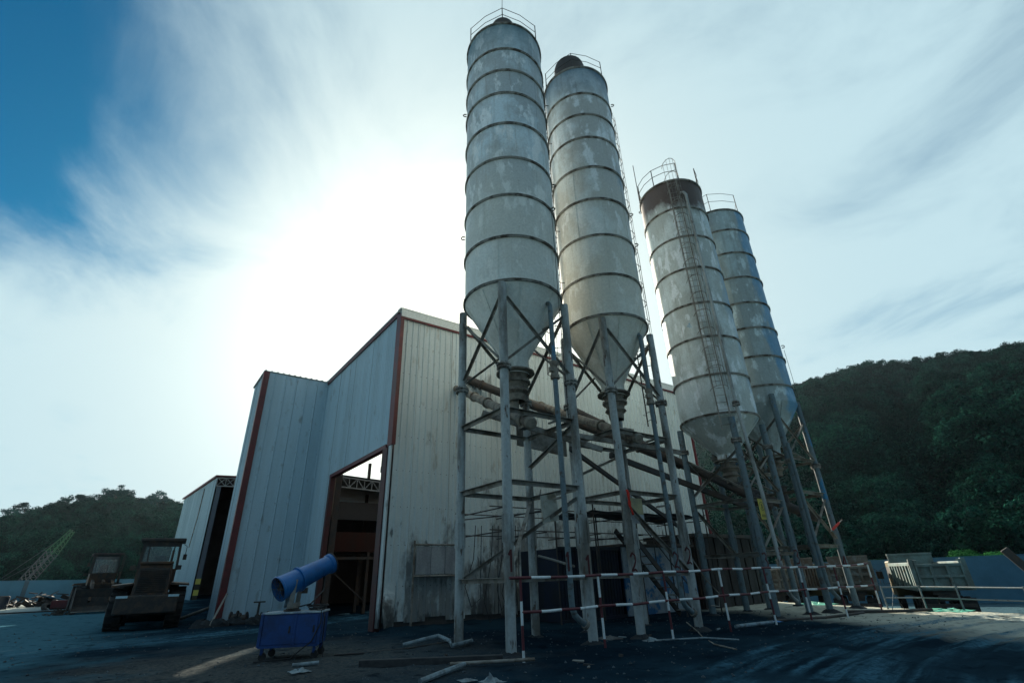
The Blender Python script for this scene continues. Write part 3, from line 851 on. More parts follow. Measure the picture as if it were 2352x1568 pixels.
# ------------------------------------------------------------------ silos
DIG = {'1': [[(-.25, .75), (.05, 1.0), (.05, 0)]], '2': [[(-.4, .8), (-.1, 1.0), (.3, .85), (.35, .6), (.0, .3), (-.35, .05), (.1, .12), (.45, .0)]],
       '3': [[(-.35, .95), (.1, 1.0), (.35, .8), (.05, .56), (.38, .3), (.2, .05), (-.3, .0)]],
       '4': [[(.1, 0), (.1, 1.0), (-.4, .35), (.45, .35)]]}


def painted_digit(parent, c, r, z, face, ch, size=.46, wid=.05):
    m = MB()
    for line in DIG[ch]:
        pts = []
        for (u0, v0), (u1, v1) in zip(line, line[1:]):
            for k in range(6): pts.append((u0 + (u1 - u0) * k / 6, v0 + (v1 - v0) * k / 6))
        pts.append(line[-1])
        L_, R_ = [], []
        for i, (u, v) in enumerate(pts):
            a = pts[max(i - 1, 0)]; b = pts[min(i + 1, len(pts) - 1)]
            dx, dy = b[0] - a[0], b[1] - a[1]; l = math.hypot(dx, dy) or 1
            nx_, ny_ = -dy / l, dx / l
            for s, out in ((1, L_), (-1, R_)):
                uu = (u * .42) * size + s * nx_ * wid / 2; vv = v * size + s * ny_ * wid / 2
                ang = face + uu / r
                out.append((c[0] + (r + .004) * math.cos(ang), c[1] + (r + .004) * math.sin(ang), z + vv))
        n = len(pts)
        m.add(L_ + R_, [(i, i + 1, n + i + 1, n + i) for i in range(n - 1)])
    return m.build('painted_number', M_DIGIT, parent)


def flange(c, z, r, n=10):
    m = MB()
    m.lathe([(r, z - .09), (r + .075, z - .075), (r + .085, z - .02), (r + .03, z - .01), (r + .03, z + .01), (r + .085, z + .02), (r + .075, z + .07), (r, z + .09)], (c[0], c[1], 0), 16)
    for k in range(n):
        a = 2 * math.pi * k / n
        x, y = c[0] + (r + .06) * math.cos(a), c[1] + (r + .06) * math.sin(a)
        m.tube([(x, y, z - .11), (x, y, z + .10)], .014, 5)
    return m


def rail_ring(m, cx, cyy, rad, z, a0, a1, n, r=.016):
    m.tube([(cx + rad * math.cos(a0 + (a1 - a0) * k / n), cyy + rad * math.sin(a0 + (a1 - a0) * k / n), z) for k in range(n + 1)], r, 6)


def ladder_part(parent, c, Rr, ang, z0, z1, cage=True, mt=None):
    """vertical ladder on the shell at angle ang, with safety cage hoops"""
    mt = mt or M_DARK
    er = Vector((math.cos(ang), math.sin(ang), 0)); et = Vector((-math.sin(ang), math.cos(ang), 0))
    base = Vector((c[0], c[1], 0)) + er * (Rr + .16)
    m = MB()
    for s in (-1, 1): m.beam(base + et * (.2 * s) + Vector((0, 0, z0)), base + et * (.2 * s) + Vector((0, 0, z1)), .05, .014, 0, er)
    z = z0 + .2
    while z < z1 - .05:
        m.tube([base - et * .2 + Vector((0, 0, z)), base + et * .2 + Vector((0, 0, z))], .011, 5); z += .3
    z = z0 + .4
    while z < z1:
        for s in (-1, 1): m.beam(base + et * (.2 * s) + Vector((0, 0, z)), base + et * (.2 * s) - er * .17 + Vector((0, 0, z)), .03, .01)
        z += 2.4
    m.build('ladder', mt, parent)
    if cage:
        m = MB(); z = z0 + 1.6; k = 0
        while z < z1 + .9:
            pts = [base + et * (.34 * math.cos(t)) + er * (.05 + .62 * math.sin(t)) + Vector((0, 0, z)) for t in np.linspace(0, math.pi, 10)]
            m.tube(pts, .014, 5); z += .85
        for t in (.5, 1.1, math.pi / 2, 2.04, 2.64):
            q = base + et * (.34 * math.cos(t)) + er * (.05 + .62 * math.sin(t))
            m.tube([q + Vector((0, 0, z0 + 1.6)), q + Vector((0, 0, z1 + .85))], .009, 5)
        m.build('ladder_cage', mt, parent)


def silo(label, c, Rr, rings, top, cone, legs, legy, zleg, zfl, levels, xb, mt, legmt, num, dome, seed, zcone=None, cross=()):
    """cone = (z of cone foot, outlet radius, z of outlet end); legs = half spacing; levels = heights of horizontal rings of beams"""
    cx, cyy = c
    t = thing('cement_silo', label, 'silo', (cx, cyy, 0), 0, 'cement silos in a row beside the shed')
    rs = random.Random(seed)
    zs = list(rings) + [top]
    z0 = rings[0] if zcone is None else zcone
    allz = ([z0] if zcone is not None else []) + zs
    for a, b in zip(allz, allz[1:]):
        m = MB(); q = Rr + rs.uniform(-.006, .006)
        m.lathe([(q, a), (q + .004, (a + b) / 2), (q, b)], (cx, cyy, 0), 56)
        m.build('shell_course', mt, t, smooth=True)
    for z in zs:
        m = MB(); w = .04
        m.lathe([(Rr, z - w), (Rr + .055, z - w), (Rr + .058, z - .016), (Rr + .022, z - .010), (Rr + .022, z + .010), (Rr + .058, z + .016), (Rr + .055, z + w), (Rr, z + w)], (cx, cyy, 0), 56)
        m.build('ring_band', M_BAND, t, smooth=True)
    for a, b in zip(allz, allz[1:]):
        m = MB()
        for k in range(4):
            th = rs.uniform(0, .8) + k * math.pi / 2
            m.beam((cx + (Rr + .004) * math.cos(th), cyy + (Rr + .004) * math.sin(th), a + .05), (cx + (Rr + .004) * math.cos(th), cyy + (Rr + .004) * math.sin(th), b - .05), .014, .018, 0, (math.cos(th), math.sin(th), 0))
        m.build('plate_seam', mt, t)
    m = MB(); zf, ro, ze = cone
    m.lathe([(Rr + .01, z0), (Rr - .02, z0 - .06), (ro, zf), (ro, ze)], (cx, cyy, 0), 48)
    co = m.build('cone', mt, t, smooth=True)
    m = MB()
    for k in range(8):
        a = 2 * math.pi * k / 8 + .3
        m.beam((cx + (Rr - .02) * math.cos(a), cyy + (Rr - .02) * math.sin(a), z0 - .1), (cx + (ro + .01) * math.cos(a), cyy + (ro + .01) * math.sin(a), zf + .02), .02, .02)
    m.build('weld_seam', mt, co)
    # outlet: flange, butterfly valve, flexible sleeve
    m = MB()
    m.lathe([(ro + .01, ze + .12), (ro + .16, ze + .10), (ro + .16, ze + .05), (ro - .05, ze + .02), (ro - .09, ze - .05), (ro - .09, ze - .18), (ro + .02, ze - .19), (ro + .02, ze - .26), (ro - .05, ze - .28), (ro - .11, ze - .40), (ro - .04, ze - .52), (ro - .14, ze - .60), (ro - .16, ze - .8)], (cx, cyy, 0), 20)
    for k in range(10):
        a = k * .628
        m.tube([(cx + (ro - .01) * math.cos(a), cyy + (ro - .01) * math.sin(a), ze - .3), (cx + (ro - .01) * math.cos(a), cyy + (ro - .01) * math.sin(a), ze - .14)], .015, 5)
    m.beam((cx - ro, cyy - ro * .6, ze - .25), (cx - ro - .1, cyy - ro * .6 - .05, ze + .25), .06, .05)
    m.build('outlet_valve', M_DUST, t, smooth=True)
    # legs
    lr = .118
    pos = {'f': (cx - legs, cyy - legy), 'r': (cx + legs, cyy - legy), 'l': (cx - legs, cyy + legy), 'b': (cx + legs, cyy + legy)}
    for key, (lx, ly) in pos.items():
        m = MB()
        m.lathe([(lr, -.15), (lr, zfl), (lr + .004, zfl), (lr + .004, zleg), (0.001, zleg + .03)], (lx, ly, 0), 18)
        lg = m.build('leg', legmt, t, smooth=True)
        flange((lx, ly), zfl, lr).build('flange', M_BAND, lg, smooth=True)
        m = MB()
        for k in range(4):
            a = k * math.pi / 2 + .4
            m.box((lx + (lr + .012) * math.cos(a), ly + (lr + .012) * math.sin(a), 2.55), (.02, .10, .62), a)
        m.build('splice_plate', legmt, lg)
        m = MB(); m.lathe([(.55 + rs.uniform(-.1, .1), -.12), (.34, .0), (.2, .07), (lr, .1)], (lx, ly, 0), 14); m.v = [(a + rs.uniform(-.03, .03), b + rs.uniform(-.03, .03), c_ + rs.uniform(-.02, .02)) for a, b, c_ in m.v]; m.build('mud_footing', M_MUD, lg)
    # beams: horizontals and X braces in each face
    faces_ = (('f', 'r'), ('l', 'f'), ('l', 'b'), ('b', 'r'))
    def inset(p, q):
        p, q = Vector((*p, 0)), Vector((*q, 0)); d = (q - p).normalized()
        return p + d * lr * .9, q - d * lr * .9
    for z in levels:
        for a, b in faces_:
            p, q = inset(pos[a], pos[b])
            m = MB(); m.angle(p + Vector((0, 0, z)), q + Vector((0, 0, z)), .11, .012); m.build('crossbeam', M_STEEL, t)
    for a, b in faces_:
        p, q = inset(pos[a], pos[b])
        n = Vector((0, 0, 1)).cross(q - p).normalized()
        for s, (za, zb) in ((1, (xb[0], xb[1])), (-1, (xb[1], xb[0]))):
            m = MB(); m.angle(p + n * (.02 * s) + Vector((0, 0, za)), q + n * (.02 * s) + Vector((0, 0, zb)), .075, .01); m.build('diagonal_brace', M_STEEL, t)
    for a, za, b, zb in cross:
        p, q = inset(pos[a], pos[b])
        m = MB(); m.angle(p + Vector((0, 0, za)), q + Vector((0, 0, zb)), .09, .012); m.build('diagonal_brace', M_STEEL, t)
    # roof, dust filter, guard rail
    m = MB(); m.lathe([(Rr + .03, top + .02), (Rr + .05, top + .05), (.2, top + .35), (0.001, top + .36)], (cx, cyy, 0), 40); m.build('roof', M_BAND, t, smooth=True)
    if dome:
        dx, dy, dr, dz = dome
        m = MB(); m.lathe([(dr, top + .1), (dr, dz - .35), (dr * .94, dz - .18), (dr * .7, dz - .05), (0.001, dz)], (cx + dx, cyy + dy, 0), 24); m.build('dust_filter', M_DARK, t, smooth=True)
    return t, pos


def guard_rail(t, c, Rr, top, h, n=6, a_off=0.0, skip=(), r=.02):
    cx, cyy = c
    pts = [(cx + (Rr + .02) * math.cos(a_off + 2 * math.pi * k / n), cyy + (Rr + .02) * math.sin(a_off + 2 * math.pi * k / n)) for k in range(n)]
    for x, y in pts:
        m = MB(); m.tube([(x, y, top - .05), (x, y, top + h)], r, 6); m.build('rail_post', M_DARK, t)
    m = MB()
    for k in range(n):
        if k in skip: continue
        a, b = pts[k], pts[(k + 1) % n]
        am = ((a[0] + b[0]) / 2, (a[1] + b[1]) / 2)
        bow = [(cx + (am[0] - cx) * 1.06, cyy + (am[1] - cyy) * 1.06)]
        for f_ in (1.0, .55):
            m.tube([(*a, top + h * f_), (*bow[0], top + h * f_ + .02), (*b, top + h * f_)], r * .62, 5)
    m.build('guard_rail', M_DARK, t)


C1, C2, C3, C4 = (8.25, 10.99), (12.38, 10.88), (19.04, 11.14), (22.76, 11.05)
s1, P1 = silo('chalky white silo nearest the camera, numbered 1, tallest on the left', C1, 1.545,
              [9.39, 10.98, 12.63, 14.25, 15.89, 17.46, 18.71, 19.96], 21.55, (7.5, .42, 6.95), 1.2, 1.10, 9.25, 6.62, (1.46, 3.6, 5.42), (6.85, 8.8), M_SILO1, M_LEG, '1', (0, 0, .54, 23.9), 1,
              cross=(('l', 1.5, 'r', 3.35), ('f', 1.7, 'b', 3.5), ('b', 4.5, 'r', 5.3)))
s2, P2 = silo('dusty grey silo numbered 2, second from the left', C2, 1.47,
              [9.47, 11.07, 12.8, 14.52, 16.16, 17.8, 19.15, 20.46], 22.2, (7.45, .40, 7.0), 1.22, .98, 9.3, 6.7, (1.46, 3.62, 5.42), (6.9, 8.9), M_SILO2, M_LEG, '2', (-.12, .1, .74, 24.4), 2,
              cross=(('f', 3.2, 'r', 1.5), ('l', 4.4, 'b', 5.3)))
s3, P3 = silo('silo with dark brown stained top and caged ladder, numbered 3', C3, 1.54,
              [7.12, 8.77, 10.48, 12.14, 13.97, 15.74, 17.45], 19.22, (5.75, .36, 5.45), 1.12, 1.2, 6.9, 5.98, (2.0, 3.82), (4.2, 5.6), M_SILO3, M_LEGB, '3', None, 3,
              cross=(('f', 2.1, 'r', 3.6), ('l', 3.6, 'b', 2.1)))
s4, P4 = silo('blue streaked grey silo numbered 4, farthest right', C4, 1.51,
              [8.99, 10.42, 11.9, 13.28, 14.75, 16.24, 17.7], 19.05, (6.4, .33, 6.0), 1.15, 1.15, 8.5, 5.55, (2.27, 4.32, 5.72), (5.75, 7.4), M_SILO4, M_LEGB, '4', None, 4, zcone=8.25,
              cross=(('f', 2.4, 'r', 4.1), ('l', 4.1, 'b', 2.4), ('f', 4.1, 'r', 2.5)))
guard_rail(s1, C1, 1.545, 21.6, .95, 6, R(233))
guard_rail(s2, C2, 1.47, 22.25, .95, 6, R(222))
guard_rail(s3, C3, 1.54, 19.27, 1.05, 8, R(187), skip=(1,), r=.026)
guard_rail(s4, C4, 1.51, 19.1, 1.15, 6, R(208))
m = MB(); q = (C1[0] + 1.59 * math.cos(R(233)), C1[1] + 1.59 * math.sin(R(233))); m.tube([(*q, 22.5), (q[0] + .02, q[1], 23.15)], .012, 5); m.build('antenna', M_DARK, s1)
m = MB(); q = (C3[0] + 1.6 * math.cos(R(140)), C3[1] + 1.6 * math.sin(R(140))); m.tube([(*q, 19.2), (q[0], q[1], 21.9)], .02, 5); m.build('antenna', M_DARK, s3)
ladder_part(s2, C2, 1.47, R(154), 6.2, 22.3)
ladder_part(s2, C2, 1.47, R(-6), 6.2, 21.0)
ladder_part(s3, C3, 1.54, R(219), 6.4, 19.1, mt=M_STEEL)
# filling pipes with elbows
def fill_pipe(parent, x, y, ztop, zval, r, mt, ch):
    m = MB()
    m.tube([(x, y + .22, ztop + .06), (x, y + .06, ztop), (x, y, ztop - .1), (x, y, zval + .22)], r, 12)
    path = [(x, y, zval - .2), (x, y, 1.0), (x + .01, y, .82), (x + .07, y, .68), (x + .19, y - .01, .58), (x + .36, y - .03, .48)]
    m.tube(path, r, 12)
    fp = m.build('fill_pipe', mt, parent, smooth=True, auto=50)
    m = MB(); m.lathe([(r, zval - .28), (r + .06, zval - .26), (r + .06, zval - .18), (r + .03, zval - .1), (r + .05, zval), (r + .02, zval + .1), (r + .06, zval + .2), (r + .05, zval + .26), (r, zval + .28)], (x, y, 0), 12)
    m.box((x - .13, y - .04, zval - .02), (.16, .1, .12)); m.build('coupling', M_DUST, fp, smooth=True)
    m = MB(); d = Vector((.36 - .19, -.02, -.10)).normalized()
    m.lathe([(r, -.05), (r + .035, -.05), (r + .035, .03), (r - .02, .03), (r - .02, -.04)], (x + .37, y - .03, .475), 12, 0, d); m.build('pipe_coupling', M_STEEL, fp)
    for z in (3.3, 5.3, 8.2):
        m = MB(); m.beam((x, y + .02, z), (x, y + .4, z), .05, .05); m.build('pipe_bracket', M_STEEL, fp)
    if ch: painted_digit(fp, (x, y), r, 1.6, R(215), ch, .42, .045)
    return fp


fill_pipe(s1, 8.61, 9.62, 8.95, 6.75, .072, M_LEGB, '1')
fill_pipe(s2, 12.70, 9.64, 9.0, 6.7, .072, M_LEGB, '2')
m = MB(); x, y = 18.08, 9.70
m.tube([(x - .02, y + .25, 18.35), (x, y + .1, 18.3), (x, y, 18.1), (x, y, 7.45), (x + .1, y - .12, 4.0), (x + .17, y - .14, 1.0), (x + .2, y - .14, .8), (x + .34, y - .15, .62), (x + .56, y - .17, .5)], .068, 12)
fp3 = m.build('fill_pipe', M_LEG, s3, smooth=True, auto=50)
m = MB(); m.lathe([(.07, 7.3), (.14, 7.32), (.14, 7.4), (.09, 7.42), (.14, 7.44), (.14, 7.5), (.07, 7.52)], (x, y, 0), 12); m.build('coupling', M_BAND, fp3)
painted_digit(fp3, (x + .17, y - .14), .072, 1.75, R(208), '3', .42, .045)
m = MB(); m.tube([(21.2, 9.6, 6.2), (21.25, 9.58, 1.1), (21.3, 9.57, .85), (21.45, 9.55, .65), (21.7, 9.52, .45)], .07, 12); m.build('fill_pipe', M_LEGB, s4, smooth=True, auto=50)
for (t, P, ch, ks, zz_) in ((s1, P1, '1', 'fr', (1.62, 1.5)), (s2, P2, '2', 'fr', (1.55, 1.7)), (s3, P3, '3', 'fr', (1.55, 1.65)), (s4, P4, '4', 'r', (1.45,))):
    for k, z in zip(ks, zz_):
        face = math.atan2(-P[k][1], -P[k][0])
        painted_digit(t, P[k], .119, z, face + .35, ch)
# lifting lugs on the shells
for t, c, Rr, lst in ((s1, C1, 1.57, ((-40, 14.3), (-62, 12.7), (150, 18.0), (150, 12.0))), (s2, C2, 1.54, ((-50, 14.6), (-60, 12.9), (-50, 21.0))), (s3, C3, 1.6, ((140, 18.6), (150, 11.5))), (s4, C4, 1.56, ((-62, 11.2),))):
    for a, z in lst:
        er = (math.cos(R(a)), math.sin(R(a)))
        m = MB(); m.tube([(c[0] + er[0] * (Rr + d), c[1] + er[1] * (Rr + d), z + h) for d, h in ((0, -.06), (.09, -.06), (.13, 0), (.09, .06), (0, .06))], .022, 6); m.build('lifting_lug', M_DARK, t)
# slack cable down the first silos
for t, c, Rr, a, z0, z1 in ((s1, C1, 1.57, -68, 12.6, 6.0), (s2, C2, 1.54, -55, 12.8, 9.6), (s4, C4, 1.56, -64, 11.0, 6.0)):
    m = MB(); m.tube([(c[0] + math.cos(R(a)) * (Rr + .06 + .03 * math.sin(k)), c[1] + math.sin(R(a)) * (Rr + .06), z0 + (z1 - z0) * k / 8) for k in range(9)], .010, 5); m.build('cable', M_CABLE, t)


# screw conveyors -----------------------------------------------------------
def conveyor(label, p_in, p_out, r, mdir, mt, mot=True):
    p_in, p_out = Vector(p_in), Vector(p_out)
    d = (p_out - p_in).normalized()
    t = thing('screw_conveyor', label, 'conveyor', p_in, 0, 'screw conveyors leading from the silos into the shed')
    s = p_in - d * .55
    m = MB(); m.tube([s, p_out], r, 14); tb = m.build('tube', mt, t, smooth=True, auto=50)
    m = MB(); L_ = (p_out - s).length
    k = 1.6
    while k < L_ - .2:
        m.lathe([(r, -.05), (r + .05, -.05), (r + .05, -.01), (r + .02, 0), (r + .05, .01), (r + .05, .05), (r, .05)], s + d * k, 14, 0, d); k += 1.9
    m.build('tube_flange', mt, tb)
    m = MB(); m.lathe([(r * .95, -.05), (r * .95, .75), (r + .06, .76), (r + .06, .82)], (p_in.x, p_in.y, p_in.z), 14); m.build('inlet', mt, t)
    if mot:
        e = s - d * .02
        m = MB(); m.lathe([(0.001, -.32), (r + .05, -.32), (r + .08, -.22), (r + .02, -.16), (r + .06, -.1), (r + .06, 0), (0.001, 0)], e, 16, 0, d)
        m.box(e - d * .18 + Vector((0, 0, -.16)), (.22, .22, .22)); m.build('gearbox', mt, t, smooth=True)
        q = e - d * .32
        m = MB(); m.lathe([(0.001, -.52), (.13, -.52), (.165, -.47), (.165, -.30), (.145, -.29), (.145, 0), (0.001, 0)], q, 20, 0, d); mo = m.build('motor', mt, t, smooth=True)
        m = MB()
        ref = d.cross(Vector((0, 0, 1))).normalized(); u2 = ref.cross(d)
        for k in range(22):
            a = 2 * math.pi * k / 22
            n = ref * math.cos(a) + u2 * math.sin(a)
            m.beam(q - d * .28 + n * .15, q - d * .02 + n * .15, .010, .03, 0, n)
        m.build('cooling_fin', mt, mo)
        m = MB(); m.box(q - d * .14 + u2 * .17 + ref * -.08, (.13, .13, .10), math.atan2(d.y, d.x)); m.build('terminal_box', mt, mo)
    return t


conveyor('dusty screw conveyor with round motor under the nearest silo', (8.22, 11.05, 5.75), (10.33, 18.3, 9.3), .145, None, M_DUST)
conveyor('dusty screw conveyor with finned motor under the second silo', (12.4, 11.0, 5.85), (14.5, 18.3, 9.4), .145, None, M_DUST)
conveyor('dark screw conveyor rising from the brown topped silo', (19.1, 11.1, 4.4), (17.0, 18.3, 9.6), .15, None, M_DARK)
conveyor('long dark screw conveyor from the farthest silo running behind the others', (22.78, 11.08, 3.95), (10.6, 18.3, 9.9), .19, None, M_DARK)
# trough and cradle beams carrying the conveyors
for lab, a, b, w in (('sloping channel beam carrying the conveyor motor of the nearest silo', (7.7, 12.0, 6.0), (10.9, 10.3, 4.9), .16),
                     ('long inclined channel beam crossing behind the second silo', (9.6, 10.6, 5.3), (14.6, 10.2, 5.2), .14),
                     ('dark inclined girder under the second silo falling to the right', (9.5, 10.2, 4.75), (17.3, 12.6, 3.0), .13),
                     ('long dark truss beam hung below the second silo', (13.4, 12.3, 5.4), (21.0, 11.8, 3.9), .2)):
    m = MB(); m.beam(a, b, w * .6, w); o = m.build('channel_beam', M_DARK if 'dark' in lab else M_STEEL); tag(o, lab, 'beam', 'beams under the silos')
m = MB(); m.add([(9.3, 12.4, 5.95), (11.2, 12.2, 5.6), (11.2, 12.2, 5.1), (9.3, 12.4, 5.3), (9.3, 12.45, 5.95), (11.2, 12.25, 5.6), (11.2, 12.25, 5.1), (9.3, 12.45, 5.3)], [(0, 1, 2, 3), (7, 6, 5, 4), (0, 4, 5, 1), (3, 2, 6, 7)])
tag(m.build('steel_sheet', M_STEEL), 'plain grey steel sheet fixed between the first two silos', 'sheet')

# clutter below the silos -----------------------------------------------------
m = MB(); m.tube([(8.55, 10.45, 3.6), (8.5, 10.45, 3.42)], .01, 5); 
pl = thing('hanging_plate', 'stained metal plate hung between the legs of the nearest silo', 'plate', (8.8, 10.5, 2.7))
m.build('hook', M_DARK, pl)
m = MB(); m.add([(8.56, 10.5, 3.44), (9.06, 10.44, 3.54), (9.1, 10.42, 2.84), (8.6, 10.5, 2.74), (8.56, 10.51, 3.44), (9.06, 10.45, 3.54), (9.1, 10.43, 2.84), (8.6, 10.51, 2.74)], [(0, 1, 2, 3), (7, 6, 5, 4), (0, 4, 5, 1), (1, 5, 6, 2), (2, 6, 7, 3), (3, 7, 4, 0)]); m.build('plate', M_PLATE, pl)
yb = thing('ochre_board', 'faded ochre board on the second silo beside a red cloth', 'board', (11.75, 10.0, 2.8))
m = MB(); m.bx(11.44, 12.02, 10.0, 10.02, 3.05, 3.5); m.build('board_face', M_OCHRE, yb)
m = MB(); m.bx(11.44, 12.02, 10.0, 10.02, 2.80, 3.045); m.build('board_foot', M_BOARD, yb)
def cloth(path, w, label, name='red_cloth'):
    m = MB(); P = [Vector(p) for p in path]
    for i, p in enumerate(P):
        ww = w * (1 - .3 * i / len(P)) * (1 + .25 * math.sin(i * 1.7))
        for k in range(4):
            m.v.append((p.x + (k / 3 - .5) * ww, p.y - .03 * math.sin(k * 2.1 + i), p.z + .01 * math.sin(k * 3)))
    for i in range(len(P) - 1):
        for k in range(3): m.f.append((i * 4 + k, i * 4 + k + 1, i * 4 + k + 5, i * 4 + k + 4)); m.m.append(0)
    o = m.build(name, M_CLOTHR, smooth=True)
    sol = o.modifiers.new('thick', 'SOLIDIFY'); sol.thickness = .006
    return tag(o, label, 'cloth')
cloth([(11.10 + .02 * k * .7, 9.72, 3.66 - .085 * k) for k in range(9)], .10, 'limp red cloth hanging on the second silo leg')
# stick with red rag on the far silo leg
rs_ = thing('ribbon_stick', 'stick wrapped in bright red rag tied across the farthest silo leg', 'stick', (23.4, 9.7, 2.8))
m = MB(); m.tube([(22.95, 9.66, 2.80), (24.15, 9.60, 3.28)], .022, 6); m.build('rod', M_STEEL, rs_)
m = MB(); m.tube([(23.1 + .1 * k, 9.655 - .005 * k, 2.86 + .04 * k) for k in range(9)], .05, 7, radii=[.03, .05, .04, .055, .045, .05, .04, .045, .02]); m.build('red_rag', M_CLOTHR, rs_, smooth=True)

# yellow warning sign
ys_ = thing('warning_sign', 'yellow warning sign with round emblem on the brown topped silo leg', 'sign', (18.15, 9.7, 3.1))
m = MB(); m.bx(17.98, 18.34, 9.70, 9.715, 3.10, 3.80); m.build('sign_plate', M_YELLOW, ys_)
m = MB(); m.lathe([(.135, 0), (.15, 0)], (18.16, 9.697, 3.55), 28, 0, (0, -1, 0)); m.build('emblem_ring', M_INK, ys_)
m = MB()
for dx, dz, w, h, a in ((-.01, .06, .04, .04, .3), (.0, .0, .035, .10, -.35), (.03, .03, .07, .018, .5), (-.03, -.06, .02, .09, .3), (.03, -.07, .02, .08, -.5), (.035, -.02, .05, .016, -.7)):
    m.box((18.16 + dx, 9.697, 3.55 + dz), (w, .002, h), 0, 0, 0, a)
m.build('emblem_figure', M_INK, ys_)
m = MB()
for row in range(1):
    for k in range(4):
        cx_ = 18.045 + k * .076; cz_ = 3.225
        for dx, dz, w, h in ((0, .035, .055, .010), (0, 0, .060, .010), (0, -.035, .055, .010), (-.012, 0, .009, .085), (.016, -.005, .009, .075)):
            m.box((cx_ + dx, 9.697, cz_ + dz), (w, .002, h))
m.build('sign_lettering', M_INK, ys_)

# control cabin, dark sheds, roofs and stair beneath the silos
cb = thing('control_cabin', 'pale blue patched control cabin under the second silo', 'cabin', (18.6, 16, 0))
for k in range(6):
    m = MB(); m.bx(16.35 + k * .77, 16.35 + k * .77 + .755, 15.0, 15.06, .02, 2.5); m.build('wall_panel', M_CABIN, cb)
m = MB(); m.bx(16.3, 20.98, 15.062, 17.4, .0, 2.52); m.build('cabin_body', M_NAVY, cb)
m = MB(); m.bx(16.2, 21.1, 14.9, 17.5, 2.53, 2.62); m.build('roof', M_DARK, cb)
nv = thing('storage_container', 'dark navy storage container behind the nearest silo legs', 'container', (14.6, 16, 0))
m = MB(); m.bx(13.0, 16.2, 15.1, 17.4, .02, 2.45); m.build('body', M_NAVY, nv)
m = MB()
for k in range(20): m.bx(13.05 + k * .16, 13.11 + k * .16, 15.07, 15.1, .1, 2.38)
m.build('corrugation', M_NAVY, nv)
m = MB(); m.bx(12.95, 16.25, 15.02, 15.1, 2.38, 2.5); m.bx(12.95, 16.25, 15.02, 15.1, 0, .1); m.build('frame_rail', M_NAVY, nv)
ck = thing('corrugated_screen', 'dark corrugated metal screen below the brown topped silo', 'screen', (24, 15, 0))
for k in range(7):
    m = MB(); n = 8; w = .78
    x0 = 21.35 + k * w
    pts = [(x0 + w * j / (n * 2), 15.0 + (.03 if j % 2 else -.01)) for j in range(n * 2)]
    m.add([(a, b, -.1) for a, b in pts] + [(a, b, 2.95) for a, b in pts], [(j, j + 1, 2 * n + j + 1, 2 * n + j) for j in range(2 * n - 1)]); m.build('corrugated_sheet', M_CORR, ck)
m = MB(); m.bx(21.2, 27.0, 14.85, 17.9, 2.96, 3.12); m.build('roof', M_DARK, ck)
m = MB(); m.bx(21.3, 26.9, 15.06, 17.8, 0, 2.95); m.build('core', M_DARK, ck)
tp = MB()
gx, gy = np.linspace(12.4, 18.9, 24), np.linspace(12.5, 14.6, 8)
V = [(a, b, 3.5 + .16 * (fbm(np.array([a * .9]), np.array([b * 1.3]), 40)[0] - .5) * 2 + .05 * math.sin(a * 2.3)) for b in gy for a in gx]
tp.add(V, [(j * 24 + i, j * 24 + i + 1, (j + 1) * 24 + i + 1, (j + 1) * 24 + i) for j in range(7) for i in range(23)])
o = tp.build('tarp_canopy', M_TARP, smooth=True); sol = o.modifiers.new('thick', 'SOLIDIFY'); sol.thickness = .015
tag(o, 'sagging dark sheet canopy over the space behind the second silo', 'canopy')
scf = thing('pipe_scaffold', 'thin pipe scaffold frame below the dark canopy', 'scaffold', (15, 13, 0))
m = MB()
for x in (12.5, 14.6, 16.7, 18.8):
    for y in (12.55, 14.55): m.tube([(x, y, 0), (x, y, 3.9)], .028, 6)
m.build('pole', M_DARK, scf)
m = MB()
for z in (2.75, 3.4):
    for y in (12.55, 14.55): m.tube([(8.3, y, z + .02), (19, y, z)], .018, 6)
    for x in (8.6, 10.2, 12.5, 14.6, 16.7, 18.8): m.tube([(x, 12.3, z - .03), (x, 15.0, z - .03)], .02, 6)
m.tube([(7.9, 13.3, 3.1), (9.5, 10.6, 3.15)], .018, 6)
m.build('pole_ledger', M_DARK, scf)
stt = thing('steel_stair', 'steep dark steel stair rising behind the second silo', 'stair', (15.6, 13, 0))
for dy in (0, .62):
    m = MB(); m.beam((14.3, 12.7 + dy, 2.95), (17.3, 12.7 + dy, .1), .05, .18); m.build('stringer', M_DARK, stt)
for k in range(11):
    t_ = (k + .5) / 11
    m = MB(); m.bx(14.2 + 3 * t_, 14.45 + 3 * t_, 12.72, 13.3, 2.95 - 2.85 * t_, 2.98 - 2.85 * t_); m.build('tread', M_STEEL, stt)
m = MB(); m.tube([(14.3, 12.7, 3.85), (17.3, 12.7, 1.0), (17.3, 12.7, .1)], .022, 6); m.tube([(15.6, 12.7, 2.6), (15.6, 12.7, 1.75)], .02, 6); m.build('handrail', M_DARK, stt)
